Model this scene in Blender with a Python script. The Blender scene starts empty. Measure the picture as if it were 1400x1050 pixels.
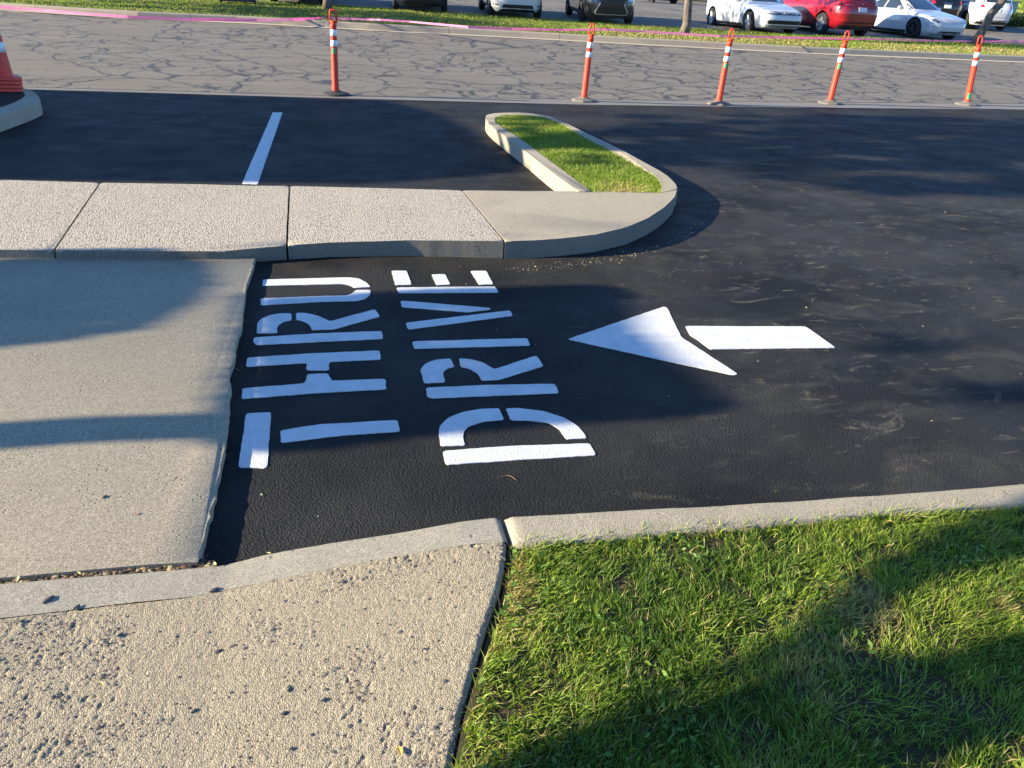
import bpy, bmesh, math, random
import numpy as np
from mathutils import Vector, Matrix
random.seed(7); RNG = np.random.default_rng(7)
scene = bpy.context.scene
COL = scene.collection

# outlines back-projected from image pixels onto the ground, metres (x along the driveway, y away from the viewer)
D = {
 'thru': [['U', [[(-0.403, 4.401), (0.08, 4.397), (0.146, 4.371), (0.188, 4.293), (0.206, 4.223), (0.112, 4.221), (0.088, 4.265), (0.049, 4.287), (-0.398, 4.299)], [(-0.397, 4.102), (-0.082, 4.106), (0.069, 4.102), (0.106, 4.141), (0.117, 4.183), (0.203, 4.175), (0.193, 4.096), (0.161, 4.04), (0.116, 4.017), (-0.083, 4.023), (-0.392, 4.004)]]], ['R', [[(-0.389, 3.631), (-0.394, 3.752), (-0.379, 3.816), (-0.335, 3.861), (-0.272, 3.879), (-0.229, 3.871), (-0.226, 3.781), (-0.263, 3.767), (-0.289, 3.726), (-0.295, 3.683), (-0.291, 3.625)], [(-0.204, 3.878), (-0.155, 3.87), (-0.095, 3.826), (-0.055, 3.775), (-0.034, 3.742), (0.207, 3.883), (0.227, 3.782), (-0.017, 3.64), (-0.124, 3.643), (-0.13, 3.693), (-0.153, 3.743), (-0.182, 3.774), (-0.202, 3.782)], [(-0.398, 3.582), (-0.085, 3.596), (0.222, 3.589), (0.221, 3.496), (-0.086, 3.496), (-0.381, 3.492), (-0.398, 3.528)]]], ['H', [[(-0.413, 3.356), (-0.139, 3.367), (0.194, 3.36), (0.193, 3.263), (-0.04, 3.268), (-0.048, 3.233), (-0.044, 3.194), (-0.057, 3.18), (-0.143, 3.193), (-0.149, 3.222), (-0.141, 3.244), (-0.149, 3.269), (-0.412, 3.262)], [(-0.412, 3.051), (-0.157, 3.064), (-0.147, 3.081), (-0.143, 3.152), (-0.052, 3.149), (-0.04, 3.093), (-0.037, 3.073), (0.198, 3.062), (0.195, 2.964), (-0.089, 2.97), (-0.408, 2.958)]]], ['T', [[(-0.38, 2.832), (-0.283, 2.828), (-0.277, 2.431), (-0.285, 2.419), (-0.378, 2.439)], [(-0.241, 2.677), (-0.09, 2.703), (0.218, 2.692), (0.22, 2.604), (-0.003, 2.607), (-0.236, 2.586)]]]],
 'drive': [['E', [[(0.349, 4.491), (0.441, 4.483), (0.444, 4.238), (0.35, 4.243)], [(0.584, 4.404), (0.667, 4.401), (0.671, 4.22), (0.589, 4.221)], [(0.834, 4.445), (0.932, 4.441), (0.928, 4.2), (0.842, 4.204)], [(0.353, 4.2), (0.932, 4.163), (0.931, 4.067), (0.357, 4.113)]]], ['V', [[(0.355, 3.99), (0.398, 3.982), (0.836, 3.835), (0.83, 3.816), (0.701, 3.79), (0.354, 3.901)], [(0.352, 3.68), (0.937, 3.79), (0.936, 3.716), (0.363, 3.597), (0.354, 3.615)]]], ['I', [[(0.361, 3.446), (0.943, 3.417), (0.937, 3.331), (0.361, 3.362)]]], ['R', [[(0.363, 3.13), (0.39, 3.187), (0.441, 3.225), (0.52, 3.234), (0.524, 3.143), (0.489, 3.132), (0.463, 3.095), (0.458, 2.995), (0.365, 2.999)], [(0.559, 3.229), (0.615, 3.213), (0.669, 3.164), (0.704, 3.093), (0.938, 3.213), (0.944, 3.099), (0.705, 2.988), (0.624, 2.992), (0.619, 3.064), (0.588, 3.119), (0.553, 3.139)], [(0.368, 2.955), (0.646, 2.943), (0.948, 2.915), (0.942, 2.828), (0.626, 2.844), (0.377, 2.857), (0.361, 2.88)]]], ['D', [[(0.37, 2.573), (0.381, 2.622), (0.42, 2.677), (0.491, 2.721), (0.576, 2.736), (0.65, 2.732), (0.651, 2.635), (0.566, 2.633), (0.498, 2.605), (0.469, 2.567), (0.459, 2.519), (0.46, 2.463), (0.364, 2.472)], [(0.677, 2.726), (0.733, 2.72), (0.836, 2.678), (0.91, 2.607), (0.944, 2.532), (0.95, 2.444), (0.864, 2.45), (0.859, 2.527), (0.829, 2.584), (0.762, 2.611), (0.677, 2.628)], [(0.367, 2.438), (0.63, 2.433), (0.949, 2.406), (0.947, 2.32), (0.607, 2.334), (0.369, 2.341), (0.364, 2.356)]]]],
 'arrow': [[(1.149, 3.382), (1.839, 3.754), (1.848, 3.732), (1.758, 3.334), (1.854, 2.896), (1.831, 2.887), (1.614, 3.038)], [(1.843, 3.472), (2.526, 3.389), (2.529, 3.11), (1.844, 3.176), (1.832, 3.296), (1.817, 3.362)]],
 'stripe': [(-0.623, 10.533), (-0.507, 10.546), (-0.575, 6.721), (-0.7, 6.749)],
 'slab': [[(-3.442, 4.966), (-3.796, 6.469), (-2.43, 6.556), (-1.708, 6.453), (-1.585, 4.766), (-1.875, 4.801)], [(-1.708, 6.453), (-1.023, 6.396), (-0.296, 6.3), (-0.272, 4.753), (-0.66, 4.685), (-1.277, 4.737), (-1.585, 4.766)], [(-0.296, 6.3), (0.407, 6.161), (1.046, 6.028), (1.096, 4.672), (0.49, 4.762), (-0.014, 4.78), (-0.272, 4.753)], [(1.046, 6.028), (1.562, 5.965), (2.095, 5.924), (2.676, 5.836), (2.867, 5.937), (2.725, 5.668), (2.507, 5.369), (2.262, 5.097), (2.021, 4.891), (1.741, 4.748), (1.503, 4.691), (1.291, 4.666), (1.096, 4.672)]],
 'kerb_o': [(2.861, 5.924), (2.935, 6.146), (2.991, 6.509), (2.981, 6.942), (2.966, 7.724), (2.899, 8.43), (2.84, 9.251), (2.771, 9.756), (2.545, 9.948), (2.323, 9.948), (2.086, 9.864), (1.962, 9.713), (1.896, 9.379), (1.866, 8.92), (1.894, 8.158), (1.924, 7.257), (1.933, 6.626), (1.969, 5.884)],
 'kerb_i': [(2.08, 5.882), (2.061, 6.597), (2.049, 7.259), (2.032, 8.165), (1.976, 8.832), (1.973, 9.229), (2.05, 9.555), (2.255, 9.772), (2.652, 9.727), (2.792, 9.164), (2.781, 8.221), (2.836, 7.493), (2.854, 6.844), (2.872, 6.423), (2.806, 6.148), (2.668, 5.82)],
 'apron': [(-0.461, 4.709), (-0.465, 4.521), (-0.477, 4.286), (-0.476, 4.115), (-0.472, 3.954), (-0.46, 3.708), (-0.469, 3.446), (-0.462, 3.326), (-0.468, 3.213), (-0.473, 3.128), (-0.449, 3.003), (-0.449, 2.906), (-0.436, 2.698), (-0.431, 2.489), (-0.432, 2.348), (-0.435, 2.179), (-0.44, 2.083), (-0.443, 1.975), (-0.446, 1.898)],
 'apron_back': [(-3.445, 4.939), (-1.897, 4.833), (-1.295, 4.78), (-0.461, 4.709)],
 'apron_front': [(-0.446, 1.898), (-0.589, 1.91), (-0.786, 1.915), (-0.976, 1.919), (-1.836, 1.941)],
 'fk_top': [(-2.004, 1.966), (-1.327, 1.91), (-0.965, 1.891), (-0.777, 1.883), (-0.581, 1.872), (-0.445, 1.865), (-0.379, 1.863), (-0.256, 1.889), (-0.063, 1.9), (0.183, 1.896), (0.368, 1.9), (0.467, 1.898)],
 'fk_bot': [(-1.88, 1.784), (-1.255, 1.748), (-0.92, 1.748), (-0.671, 1.749), (-0.463, 1.741), (-0.289, 1.754), (-0.065, 1.764), (0.17, 1.771), (0.345, 1.768), (0.462, 1.757)],
 'fs_edge': [(0.461, 1.75), (0.428, 1.633), (0.397, 1.549), (0.342, 1.437), (0.297, 1.336), (0.266, 1.264), (0.228, 1.178), (0.185, 1.057), (0.135, 0.907)],
 'rk_top': [(0.482, 1.888), (0.65, 1.876), (0.993, 1.849), (1.377, 1.82), (1.786, 1.797), (2.374, 1.772), (3.344, 1.723), (6.124, 1.568)],
 'rk_bot': [(0.481, 1.74), (0.698, 1.718), (0.936, 1.714), (1.305, 1.693), (1.705, 1.686), (2.253, 1.647), (3.17, 1.597), (5.762, 1.432)],
 'fresh_edge': [(-7.527, 12.228), (-4.212, 12.131), (-2.854, 12.109), (-1.412, 12.012), (0.147, 11.919), (2.784, 11.808), (3.933, 11.772), (7.844, 11.951), (12.639, 12.309), (20.56, 12.708)],
 'seam': [(-7.682, 12.5), (-3.232, 12.347), (-0.005, 12.16), (2.894, 12.289), (6.792, 12.517), (13.356, 13.053)],
 'gutter': [(-13.28, 26.982), (-8.09, 24.623), (-4.837, 23.789), (-1.626, 23.711), (1.651, 23.023), (5.248, 22.628), (8.711, 22.02), (14.307, 21.281), (21.102, 21.134), (30.124, 21.248)],
 'joints': [-7.294, -3.335, 0.244, 3.556, 6.659, 12.468, 15.359, 18.52],
 'verge_back': [(-15.325, 31.464), (-9.821, 30.327), (-5.555, 30.723), (-2.126, 30.693), (1.42, 30.037), (5.15, 29.162), (10.908, 27.787), (13.947, 26.555), (17.024, 25.771), (22.148, 25.633), (27.975, 24.977), (34.117, 24.286)],
 'w': {'vw': [14.65, 26.983, 0.5], 'red': [17.517, 27.134, 0.5], 'ws': [21.62, 27.483, 0.5], 'lex': [(8.984, 28.807, 0.536), (10.904, 28.358, 0.516)], 'wsuv': [(5.811, 29.206, 0.554), (7.874, 29.221, 0.555)], 'dark': [(2.656, 30.258, 0.602), (4.643, 29.721, 0.577)], 'sv': [29.647, 33.536, 0.749], 'suvr': [29.917, 32.457, 0.701], 'tr1': [11.275, 24.586, 0.5], 'tr2': [0.32, 28.13, 0.506], 'tr3': [24.099, 26.555, 0.5], 'redR': [21.431, 29.282, 0.558], 'far': [(20.242, 49.422, 0.95), (23.64, 54.206, 0.95)], 'hedge': [(31.822, 33.115, 0.73), (31.994, 32.592, 0.707)], 'car1': [(-2.826, 28.84, 0.538), (-2.09, 28.975, 0.544)], 'wsL': [24.713, 28.422, 0.519], 'vwL': [17.615, 27.968, 0.5]},
 'poles': [[0.197, 12.27, 1.25, 1.145, 1, 1], [4.037, 12.173, 1.6, 1.111, 0, 0], [6.351, 12.125, 1.16, 1.13, 0, 1], [8.688, 12.516, 1.44, 1.161, 0, 1], [11.74, 12.735, -5.48, 1.177, 0, 2]],
 'tape': [[-13.306, 27.107, 0.463], [-8.1, 24.716, 0.383], [-6.937, 24.262, 0.372], [-5.765, 23.703, 0.358], [-4.735, 23.326, 0.348], [-3.202, 23.075, 0.362], [-1.597, 23.435, 0.391], [-0.649, 23.359, 0.45], [0.269, 24.709, 0.45], [1.675, 23.226, 0.54], [2.44, 22.926, 0.54], [3.577, 20.217, 0.6], [4.682, 20.233, 0.6], [6.155, 20.743, 0.6], [7.757, 21.905, 0.6], [8.783, 21.775, 0.6], [9.939, 21.419, 0.6], [10.826, 21.201, 0.6], [12.805, 21.699, 0.6], [14.911, 22.364, 0.6], [16.565, 22.913, 0.6], [19.781, 23.904, 0.6], [22.879, 25.091, 0.6], [26.113, 26.479, 0.6], [33.327, 26.567, 0.6]],
 'pl_in': [(-3.347, 10.371), (-3.525, 10.846), (-3.743, 11.144), (-4.494, 11.571), (-6.593, 12.019), (-4.054, 7.019), (-3.59, 9.033), (-3.35, 9.515)],
 'pl_out': [(-3.312, 10.623), (-3.421, 10.897), (-3.628, 11.166), (-3.886, 11.474), (-4.648, 12.003), (-7.107, 12.557), (-3.802, 6.194), (-3.303, 8.229), (-3.209, 9.072), (-3.113, 9.998), (-3.192, 10.335)],
 'cone': [-3.784, 10.707, 0.17],
 'sh_a': [(-3.461, 4.966), (-2.696, 4.973), (-1.923, 4.917), (-1.318, 4.886), (-0.836, 4.78), (-0.717, 4.621), (-0.669, 4.363), (-0.687, 4.081), (-0.79, 3.838), (-0.897, 3.666), (-1.194, 3.565), (-1.481, 3.519), (-1.98, 3.37)],
 'sh_b': [(-0.517, 3.796), (-0.509, 4.045), (-0.442, 4.113), (-0.229, 4.125), (0.05, 4.132), (0.34, 4.162), (0.596, 4.173), (0.954, 4.164), (1.216, 4.164), (1.562, 4.157), (1.741, 4.065), (1.742, 3.919), (1.619, 3.718), (1.584, 3.514), (1.609, 3.339), (1.625, 3.186), (1.629, 3.059), (1.633, 2.902), (1.664, 2.773), (1.723, 2.674), (1.711, 2.602), (1.64, 2.547), (1.428, 2.533), (1.166, 2.54), (0.913, 2.552), (0.665, 2.547), (0.365, 2.535), (0.136, 2.525), (-0.057, 2.507), (-0.269, 2.504), (-0.375, 2.524), (-0.445, 2.586), (-0.47, 2.706), (-0.448, 2.877), (-0.491, 3.287)],
 'sh_band': [(-1.224, 2.706), (-1.153, 2.482), (-0.47, 2.742), (-0.451, 2.562)],
 'sh_c': [(0.287, 0.996), (0.413, 1.043), (0.547, 1.085), (0.684, 1.11), (0.887, 1.137), (1.025, 1.17), (1.173, 1.204), (1.297, 1.194), (1.397, 1.151), (1.543, 1.163), (1.8, 1.184), (2.05, 1.183), (1.675, 0.842), (1.487, 0.862), (1.349, 0.865), (1.205, 0.855), (1.073, 0.827)],
 'sh_d': [(0.846, 1.134), (1.058, 1.263), (1.318, 1.43), (1.504, 1.522), (1.74, 1.591), (1.955, 1.649), (2.371, 1.709), (2.666, 1.745), (2.336, 1.444), (2.088, 1.424), (1.816, 1.393), (1.591, 1.367), (1.433, 1.32), (1.31, 1.244), (1.146, 1.196), (0.976, 1.155)],
 'sh_e': [(3.672, 10.304), (4.756, 10.846), (6.107, 11.19), (8.739, 11.247), (12.175, 11.055), (6.759, 5.811), (6.076, 6.16), (4.896, 6.562), (3.799, 7.036), (3.532, 7.907)],
 'sh_f': [(2.333, 2.772), (2.58, 2.834), (2.939, 2.756), (3.467, 2.624), (3.113, 2.281), (2.847, 2.417), (2.572, 2.558)],
 'sh_g': [(2.606, 3.176), (3.277, 3.154), (3.286, 3.002), (2.703, 3.002)],
 'sh_i': [(2.054, 9.666), (2.846, 9.632), (2.911, 7.209), (2.812, 6.147), (2.669, 6.568), (2.037, 6.776), (1.933, 8.119)],
 'bld': [(2.196, 7.043), (1.788, 9.447), (1.443, 10.883), (0.927, 11.848), (-4.234, 12.202), (-6.825, 12.376)],
 'debris': {'stone': [(-0.78, 2.276), (-0.818, 1.796), (-0.382, 1.755), (-0.737, 1.753), (-0.347, 1.522), (-0.603, 1.627), (-0.628, 1.604), (-0.167, 1.354), (-0.384, 1.345), (-0.086, 1.303), (-0.177, 1.288), (-0.158, 1.189), (0.167, 1.398), (-0.861, 1.724)], 'leaf': [(0.079, 1.125), (-0.764, 1.893), (-0.392, 1.865), (-0.249, 1.942), (-0.289, 2.256), (-0.925, 1.902), (0.277, 1.617), (-0.611, 1.469), (-0.667, 2.165), (-0.569, 2.345)]},
 'cam': [[0.97359, -0.222866, 0.049527], [0.061389, 0.464505, 0.88344], [-0.219895, -0.857068, 0.465919]],
 'lens': 26.7159,
}


# ---------------------------------------------------------------- camera, sky, sun
cam = bpy.data.cameras.new('camera'); camo = bpy.data.objects.new('camera', cam); COL.objects.link(camo)
r_, u_, b_ = [Vector(v) for v in D['cam']]
m_ = Matrix((r_, u_, b_)).transposed().to_4x4(); m_.translation = Vector((0, 0, 1.6))
camo.matrix_world = m_
cam.sensor_width = 36; cam.lens = D['lens']; cam.clip_start = .05; cam.clip_end = 2000
scene.camera = camo
SUN_AZ, SUN_EL = math.radians(-4.0), math.radians(18.5)     # light travels towards +x, slightly -y
LD = Vector((math.cos(SUN_EL)*math.cos(SUN_AZ), math.cos(SUN_EL)*math.sin(SUN_AZ), -math.sin(SUN_EL)))
world = bpy.data.worlds.new('World'); scene.world = world; world.use_nodes = True
wn = world.node_tree; wn.nodes.clear()
wo = wn.nodes.new('ShaderNodeOutputWorld'); wb = wn.nodes.new('ShaderNodeBackground'); sk = wn.nodes.new('ShaderNodeTexSky')
sk.sky_type = 'NISHITA'; sk.sun_disc = False; sk.sun_elevation = SUN_EL
tosun = -LD
sk.sun_rotation = math.atan2(tosun.x, tosun.y)
sk.altitude = 1300; sk.air_density = 1.0; sk.dust_density = .1; sk.ozone_density = 5.0
wb.inputs['Strength'].default_value = .10
wm = wn.nodes.new('ShaderNodeMix'); wm.data_type = 'RGBA'; wm.blend_type = 'MULTIPLY'; wm.inputs[0].default_value = 1; wm.inputs[7].default_value = (.90, .98, 1.08, 1)
wn.links.new(sk.outputs[0], wm.inputs[6]); wn.links.new(wm.outputs[2], wb.inputs[0]); wn.links.new(wb.outputs[0], wo.inputs[0])
sl = bpy.data.lights.new('sun', 'SUN'); sl.energy = 5.0; sl.angle = math.radians(.53); sl.color = (1, .875, .645)
so = bpy.data.objects.new('sun', sl); COL.objects.link(so); so.rotation_euler = LD.to_track_quat('-Z', 'Y').to_euler()
so.location = (-20, -5, 20)
scene.view_settings.view_transform = 'Standard'; scene.view_settings.look = 'None'
scene.view_settings.exposure = 1.55; scene.view_settings.gamma = 1; scene.view_settings.use_curve_mapping = False

# ---------------------------------------------------------------- helpers
def tag(o, label=None, cat=None, group=None, kind=None):
    if label: o['label'] = label
    if cat: o['category'] = cat
    if group: o['group'] = group
    if kind: o['kind'] = kind
    return o
def empty(name, loc=(0, 0, 0), rz=0.):
    o = bpy.data.objects.new(name, None); COL.objects.link(o); o.location = loc; o.rotation_euler = (0, 0, rz)
    o.empty_display_size = .2
    return o
def link(name, me, mats=(), parent=None, smooth=False):
    o = bpy.data.objects.new(name, me); COL.objects.link(o)
    for m in (mats if isinstance(mats, (list, tuple)) else [mats]): me.materials.append(m)
    if smooth: me.polygons.foreach_set('use_smooth', [True]*len(me.polygons))
    if parent: o.parent = parent
    return o
def mesh(name, v, f, mats=(), parent=None, smooth=False):
    me = bpy.data.meshes.new(name); me.from_pydata([tuple(a) for a in v], [], [tuple(a) for a in f]); me.update()
    return link(name, me, mats, parent, smooth)
def bmobj(name, bm, mats=(), parent=None, smooth=False):
    bmesh.ops.recalc_face_normals(bm, faces=bm.faces)
    me = bpy.data.meshes.new(name); bm.to_mesh(me); bm.free()
    return link(name, me, mats, parent, smooth)
def copy_tree(o, parent=None):
    c = o.copy(); COL.objects.link(c); c.parent = parent
    for ch in list(o.children): copy_tree(ch, c)
    return c
def lerp(x, xs, ys): return float(np.interp(x, xs, ys))
def hashn(ix, iy, seed=0):
    h = (ix.astype(np.int64)*374761393 + iy.astype(np.int64)*668265263 + seed*982451653) & 0xffffffff
    h = ((h ^ (h >> 13))*1274126177) & 0xffffffff
    return ((h ^ (h >> 16)) & 0xffff)/65535.
def noise2(x, y, s, seed=0):
    x = np.asarray(x)*s+1000; y = np.asarray(y)*s+1000; ix = np.floor(x); iy = np.floor(y); fx = x-ix; fy = y-iy
    fx = fx*fx*(3-2*fx); fy = fy*fy*(3-2*fy)
    a = hashn(ix, iy, seed); b = hashn(ix+1, iy, seed); c = hashn(ix, iy+1, seed); d = hashn(ix+1, iy+1, seed)
    return (a*(1-fx)+b*fx)*(1-fy)+(c*(1-fx)+d*fx)*fy
def inside(poly, x, y):
    r = np.zeros(np.shape(x), bool); n = len(poly)
    for i in range(n):
        x1, y1 = poly[i]; x2, y2 = poly[(i+1) % n]
        if y1 == y2: continue
        c = ((y1 > y) != (y2 > y)) & (x < (x2-x1)*(y-y1)/(y2-y1)+x1)
        r ^= c
    return r
def sample_poly(poly, n, rng=RNG):
    p = np.array(poly); lo = p.min(0); hi = p.max(0); out = np.zeros((0, 2))
    while len(out) < n:
        q = lo+rng.random((n*2, 2))*(hi-lo); out = np.vstack([out, q[inside(poly, q[:, 0], q[:, 1])]])
    return out[:n]
def area(poly):
    p = np.array(poly); q = np.roll(p, -1, 0); return .5*(p[:, 0]*q[:, 1]-q[:, 0]*p[:, 1]).sum()
def offset(poly, d):
    p = [Vector(a) for a in poly]
    if area(poly) < 0: p.reverse()
    out = []
    n = len(p)
    for i in range(n):
        e1 = (p[i]-p[i-1]).normalized(); e2 = (p[(i+1) % n]-p[i]).normalized()
        n1 = Vector((-e1.y, e1.x)); n2 = Vector((-e2.y, e2.x)); b = n1+n2
        b = b/max(b.length_squared, .5)*2 if b.length > 1e-6 else n1
        out.append(tuple(p[i]+b*d*1.0*(1.0)))
    return out
def smooth_poly(poly, it=1, jitter=0., closed=True):
    p = [Vector(a) for a in poly]
    for _ in range(it):
        q = []
        n = len(p)
        for i in range(n if closed else n-1):
            a, b = p[i], p[(i+1) % n]; q += [a*.75+b*.25, a*.25+b*.75]
        p = q
    return [(a.x+random.uniform(-jitter, jitter), a.y+random.uniform(-jitter, jitter)) for a in p]
def subdiv(poly, step, jit=0., closed=True):
    out = []
    n = len(poly)
    for i in range(n if closed else n-1):
        a = Vector(poly[i]); b = Vector(poly[(i+1) % n]); k = max(1, int((b-a).length/step))
        for j in range(k):
            q = a.lerp(b, j/k)
            if j: q = q+Vector((random.uniform(-jit, jit), random.uniform(-jit, jit)))
            out.append((q.x, q.y))
    if not closed: out.append(tuple(poly[-1]))
    return out
def prism(name, poly, zt, zb, mat, parent=None, bevel=0., seg=3, smooth=False, mat_side=None):
    """outline -> solid; zt may be a function of x, y"""
    f = zt if callable(zt) else (lambda x, y: zt)
    if area(poly) < 0: poly = poly[::-1]
    bm = bmesh.new()
    t = [bm.verts.new((x, y, f(x, y))) for x, y in poly]; b = [bm.verts.new((x, y, zb)) for x, y in poly]
    n = len(poly)
    top = bm.faces.new(t); bm.faces.new(b[::-1])
    for i in range(n): bm.faces.new((t[i], b[i], b[(i+1) % n], t[(i+1) % n]))
    if bevel:
        bmesh.ops.bevel(bm, geom=list(top.edges), offset=bevel, segments=seg, affect='EDGES', profile=.5, clamp_overlap=True)
    o = bmobj(name, bm, mat, parent)
    if bevel:
        o.data.polygons.foreach_set('use_smooth', [len(pg.vertices) < 9 for pg in o.data.polygons])
        try: o.data.set_sharp_from_angle(angle=math.radians(50))
        except Exception: pass
    return o
def sheet(name, poly, zt, mat, parent=None):
    f = zt if callable(zt) else (lambda x, y: zt)
    if area(poly) < 0: poly = poly[::-1]
    return mesh(name, [(x, y, f(x, y)) for x, y in poly], [range(len(poly))], mat, parent)
def tube(bm, pts, rad, n=8, cap=True):
    pts = [Vector(p) for p in pts]
    if not hasattr(rad, '__len__'): rad = [rad]*len(pts)
    rings = []; ov = (pts[-1]-pts[0]); ov = ov.normalized() if ov.length > 1e-6 else Vector((0, 0, 1)); refv = Vector((0, 1, 0)) if abs(ov.y) < .6 else Vector((1, 0, 0))
    for i, p in enumerate(pts):
        d = (pts[min(i+1, len(pts)-1)]-pts[max(i-1, 0)]).normalized()
        rf = refv if d.cross(refv).length > .15 else Vector((0, 0, 1)); a = d.cross(rf).normalized(); b = d.cross(a)
        rings.append([bm.verts.new(p+(a*math.cos(t)+b*math.sin(t))*rad[i]) for t in [2*math.pi*k/n for k in range(n)]])
    for r0, r1 in zip(rings, rings[1:]):
        for k in range(n): bm.faces.new((r0[k], r0[(k+1) % n], r1[(k+1) % n], r1[k]))
    if cap: bm.faces.new(rings[0][::-1]); bm.faces.new(rings[-1])
def box(bm, c, s, rz=0.):
    m = Matrix.Translation(c) @ Matrix.Rotation(rz, 4, 'Z') @ Matrix.Diagonal((s[0], s[1], s[2], 1))
    return bmesh.ops.create_cube(bm, size=1, matrix=m)
def lathe(bm, prof, n=24, axis='Z', c=(0, 0, 0)):
    rings = []
    c = Vector(c)
    for r, z in prof:
        ring = []
        for k in range(n):
            t = 2*math.pi*k/n
            v = Vector((r*math.cos(t), r*math.sin(t), z)) if axis == 'Z' else Vector((z, r*math.cos(t), r*math.sin(t)))
            ring.append(bm.verts.new(c+v))
        rings.append(ring)
    for a, b in zip(rings, rings[1:]):
        for k in range(n): bm.faces.new((a[k], a[(k+1) % n], b[(k+1) % n], b[k]))
    return rings

# ---------------------------------------------------------------- materials
class NT:
    def __init__(s, name):
        s.m = bpy.data.materials.new(name); s.m.use_nodes = True; s.t = s.m.node_tree; s.N = s.t.nodes
        s.b = s.N['Principled BSDF']; s.tc = s.N.new('ShaderNodeTexCoord'); s.co = s.tc.outputs['Object']
    def lk(s, a, b): s.t.links.new(a, b)
    def val(s, v, sock):
        if hasattr(v, 'links'): s.lk(v, sock)
        else: sock.default_value = v
    def map(s, scale=(1, 1, 1), rot=(0, 0, 0), co=None, loc=(0, 0, 0)):
        n = s.N.new('ShaderNodeMapping'); n.inputs['Scale'].default_value = scale; n.inputs['Rotation'].default_value = rot
        n.inputs['Location'].default_value = loc
        s.lk(co or s.co, n.inputs[0]); return n.outputs[0]
    def noise(s, scale, detail=3, rough=.55, co=None, out='Fac', dist=0.):
        n = s.N.new('ShaderNodeTexNoise'); n.inputs['Scale'].default_value = scale; n.inputs['Detail'].default_value = detail
        n.inputs['Roughness'].default_value = rough; n.inputs['Distortion'].default_value = dist
        s.lk(co or s.co, n.inputs['Vector']); return n.outputs[out]
    def voro(s, scale, feature='F1', out='Distance', co=None, rnd=1.):
        n = s.N.new('ShaderNodeTexVoronoi'); n.feature = feature; n.inputs['Scale'].default_value = scale
        n.inputs['Randomness'].default_value = rnd
        s.lk(co or s.co, n.inputs['Vector']); return n.outputs[out]
    def ramp(s, fac, stops, interp='LINEAR'):
        n = s.N.new('ShaderNodeValToRGB'); n.color_ramp.interpolation = interp; e = n.color_ramp.elements
        while len(e) < len(stops): e.new(.5)
        for el, (p, c) in zip(e, stops):
            el.position = p; el.color = c if hasattr(c, '__len__') and len(c) == 4 else ((*c, 1) if hasattr(c, '__len__') else (c, c, c, 1))
        s.lk(fac, n.inputs[0]); return n.outputs[0]
    def mix(s, f, a, b, mode='MIX'):
        n = s.N.new('ShaderNodeMix'); n.data_type = 'RGBA'; n.blend_type = mode; n.clamp_factor = True
        s.val(f, n.inputs[0])
        for v, k in ((a, 6), (b, 7)):
            if not hasattr(v, 'links') and len(v) == 3: v = (*v, 1)
            s.val(v, n.inputs[k])
        return n.outputs[2]
    def math(s, op, a, b=0., c=0.):
        n = s.N.new('ShaderNodeMath'); n.operation = op; s.val(a, n.inputs[0]); s.val(b, n.inputs[1]); s.val(c, n.inputs[2]); return n.outputs[0]
    def bump(s, h, dist, strength=1., prev=None):
        n = s.N.new('ShaderNodeBump'); n.inputs['Distance'].default_value = dist; n.inputs['Strength'].default_value = strength
        s.lk(h, n.inputs['Height'])
        if prev: s.lk(prev, n.inputs['Normal'])
        return n.outputs[0]
    def done(s, col=None, rough=.8, normal=None, spec=.5, metal=0., coat=0.):
        if col is not None: s.val(col if hasattr(col, 'links') or len(col) == 4 else (*col, 1), s.b.inputs['Base Color'])
        s.val(rough, s.b.inputs['Roughness']); s.b.inputs['Specular IOR Level'].default_value = spec
        s.b.inputs['Metallic'].default_value = metal; s.b.inputs['Coat Weight'].default_value = coat; s.b.inputs['Coat Roughness'].default_value = .05
        if normal is not None: s.lk(normal, s.b.inputs['Normal'])
        return s.m
def simple(name, col, rough=.5, spec=.5, metal=0., coat=0., var=.12, scale=30):
    n = NT(name); f = n.noise(scale, 4)
    c = n.mix(f, tuple(v*(1-var) for v in col), tuple(min(1, v*(1+var)) for v in col))
    return n.done(c, rough, None, spec, metal, coat)
M = {}
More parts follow.
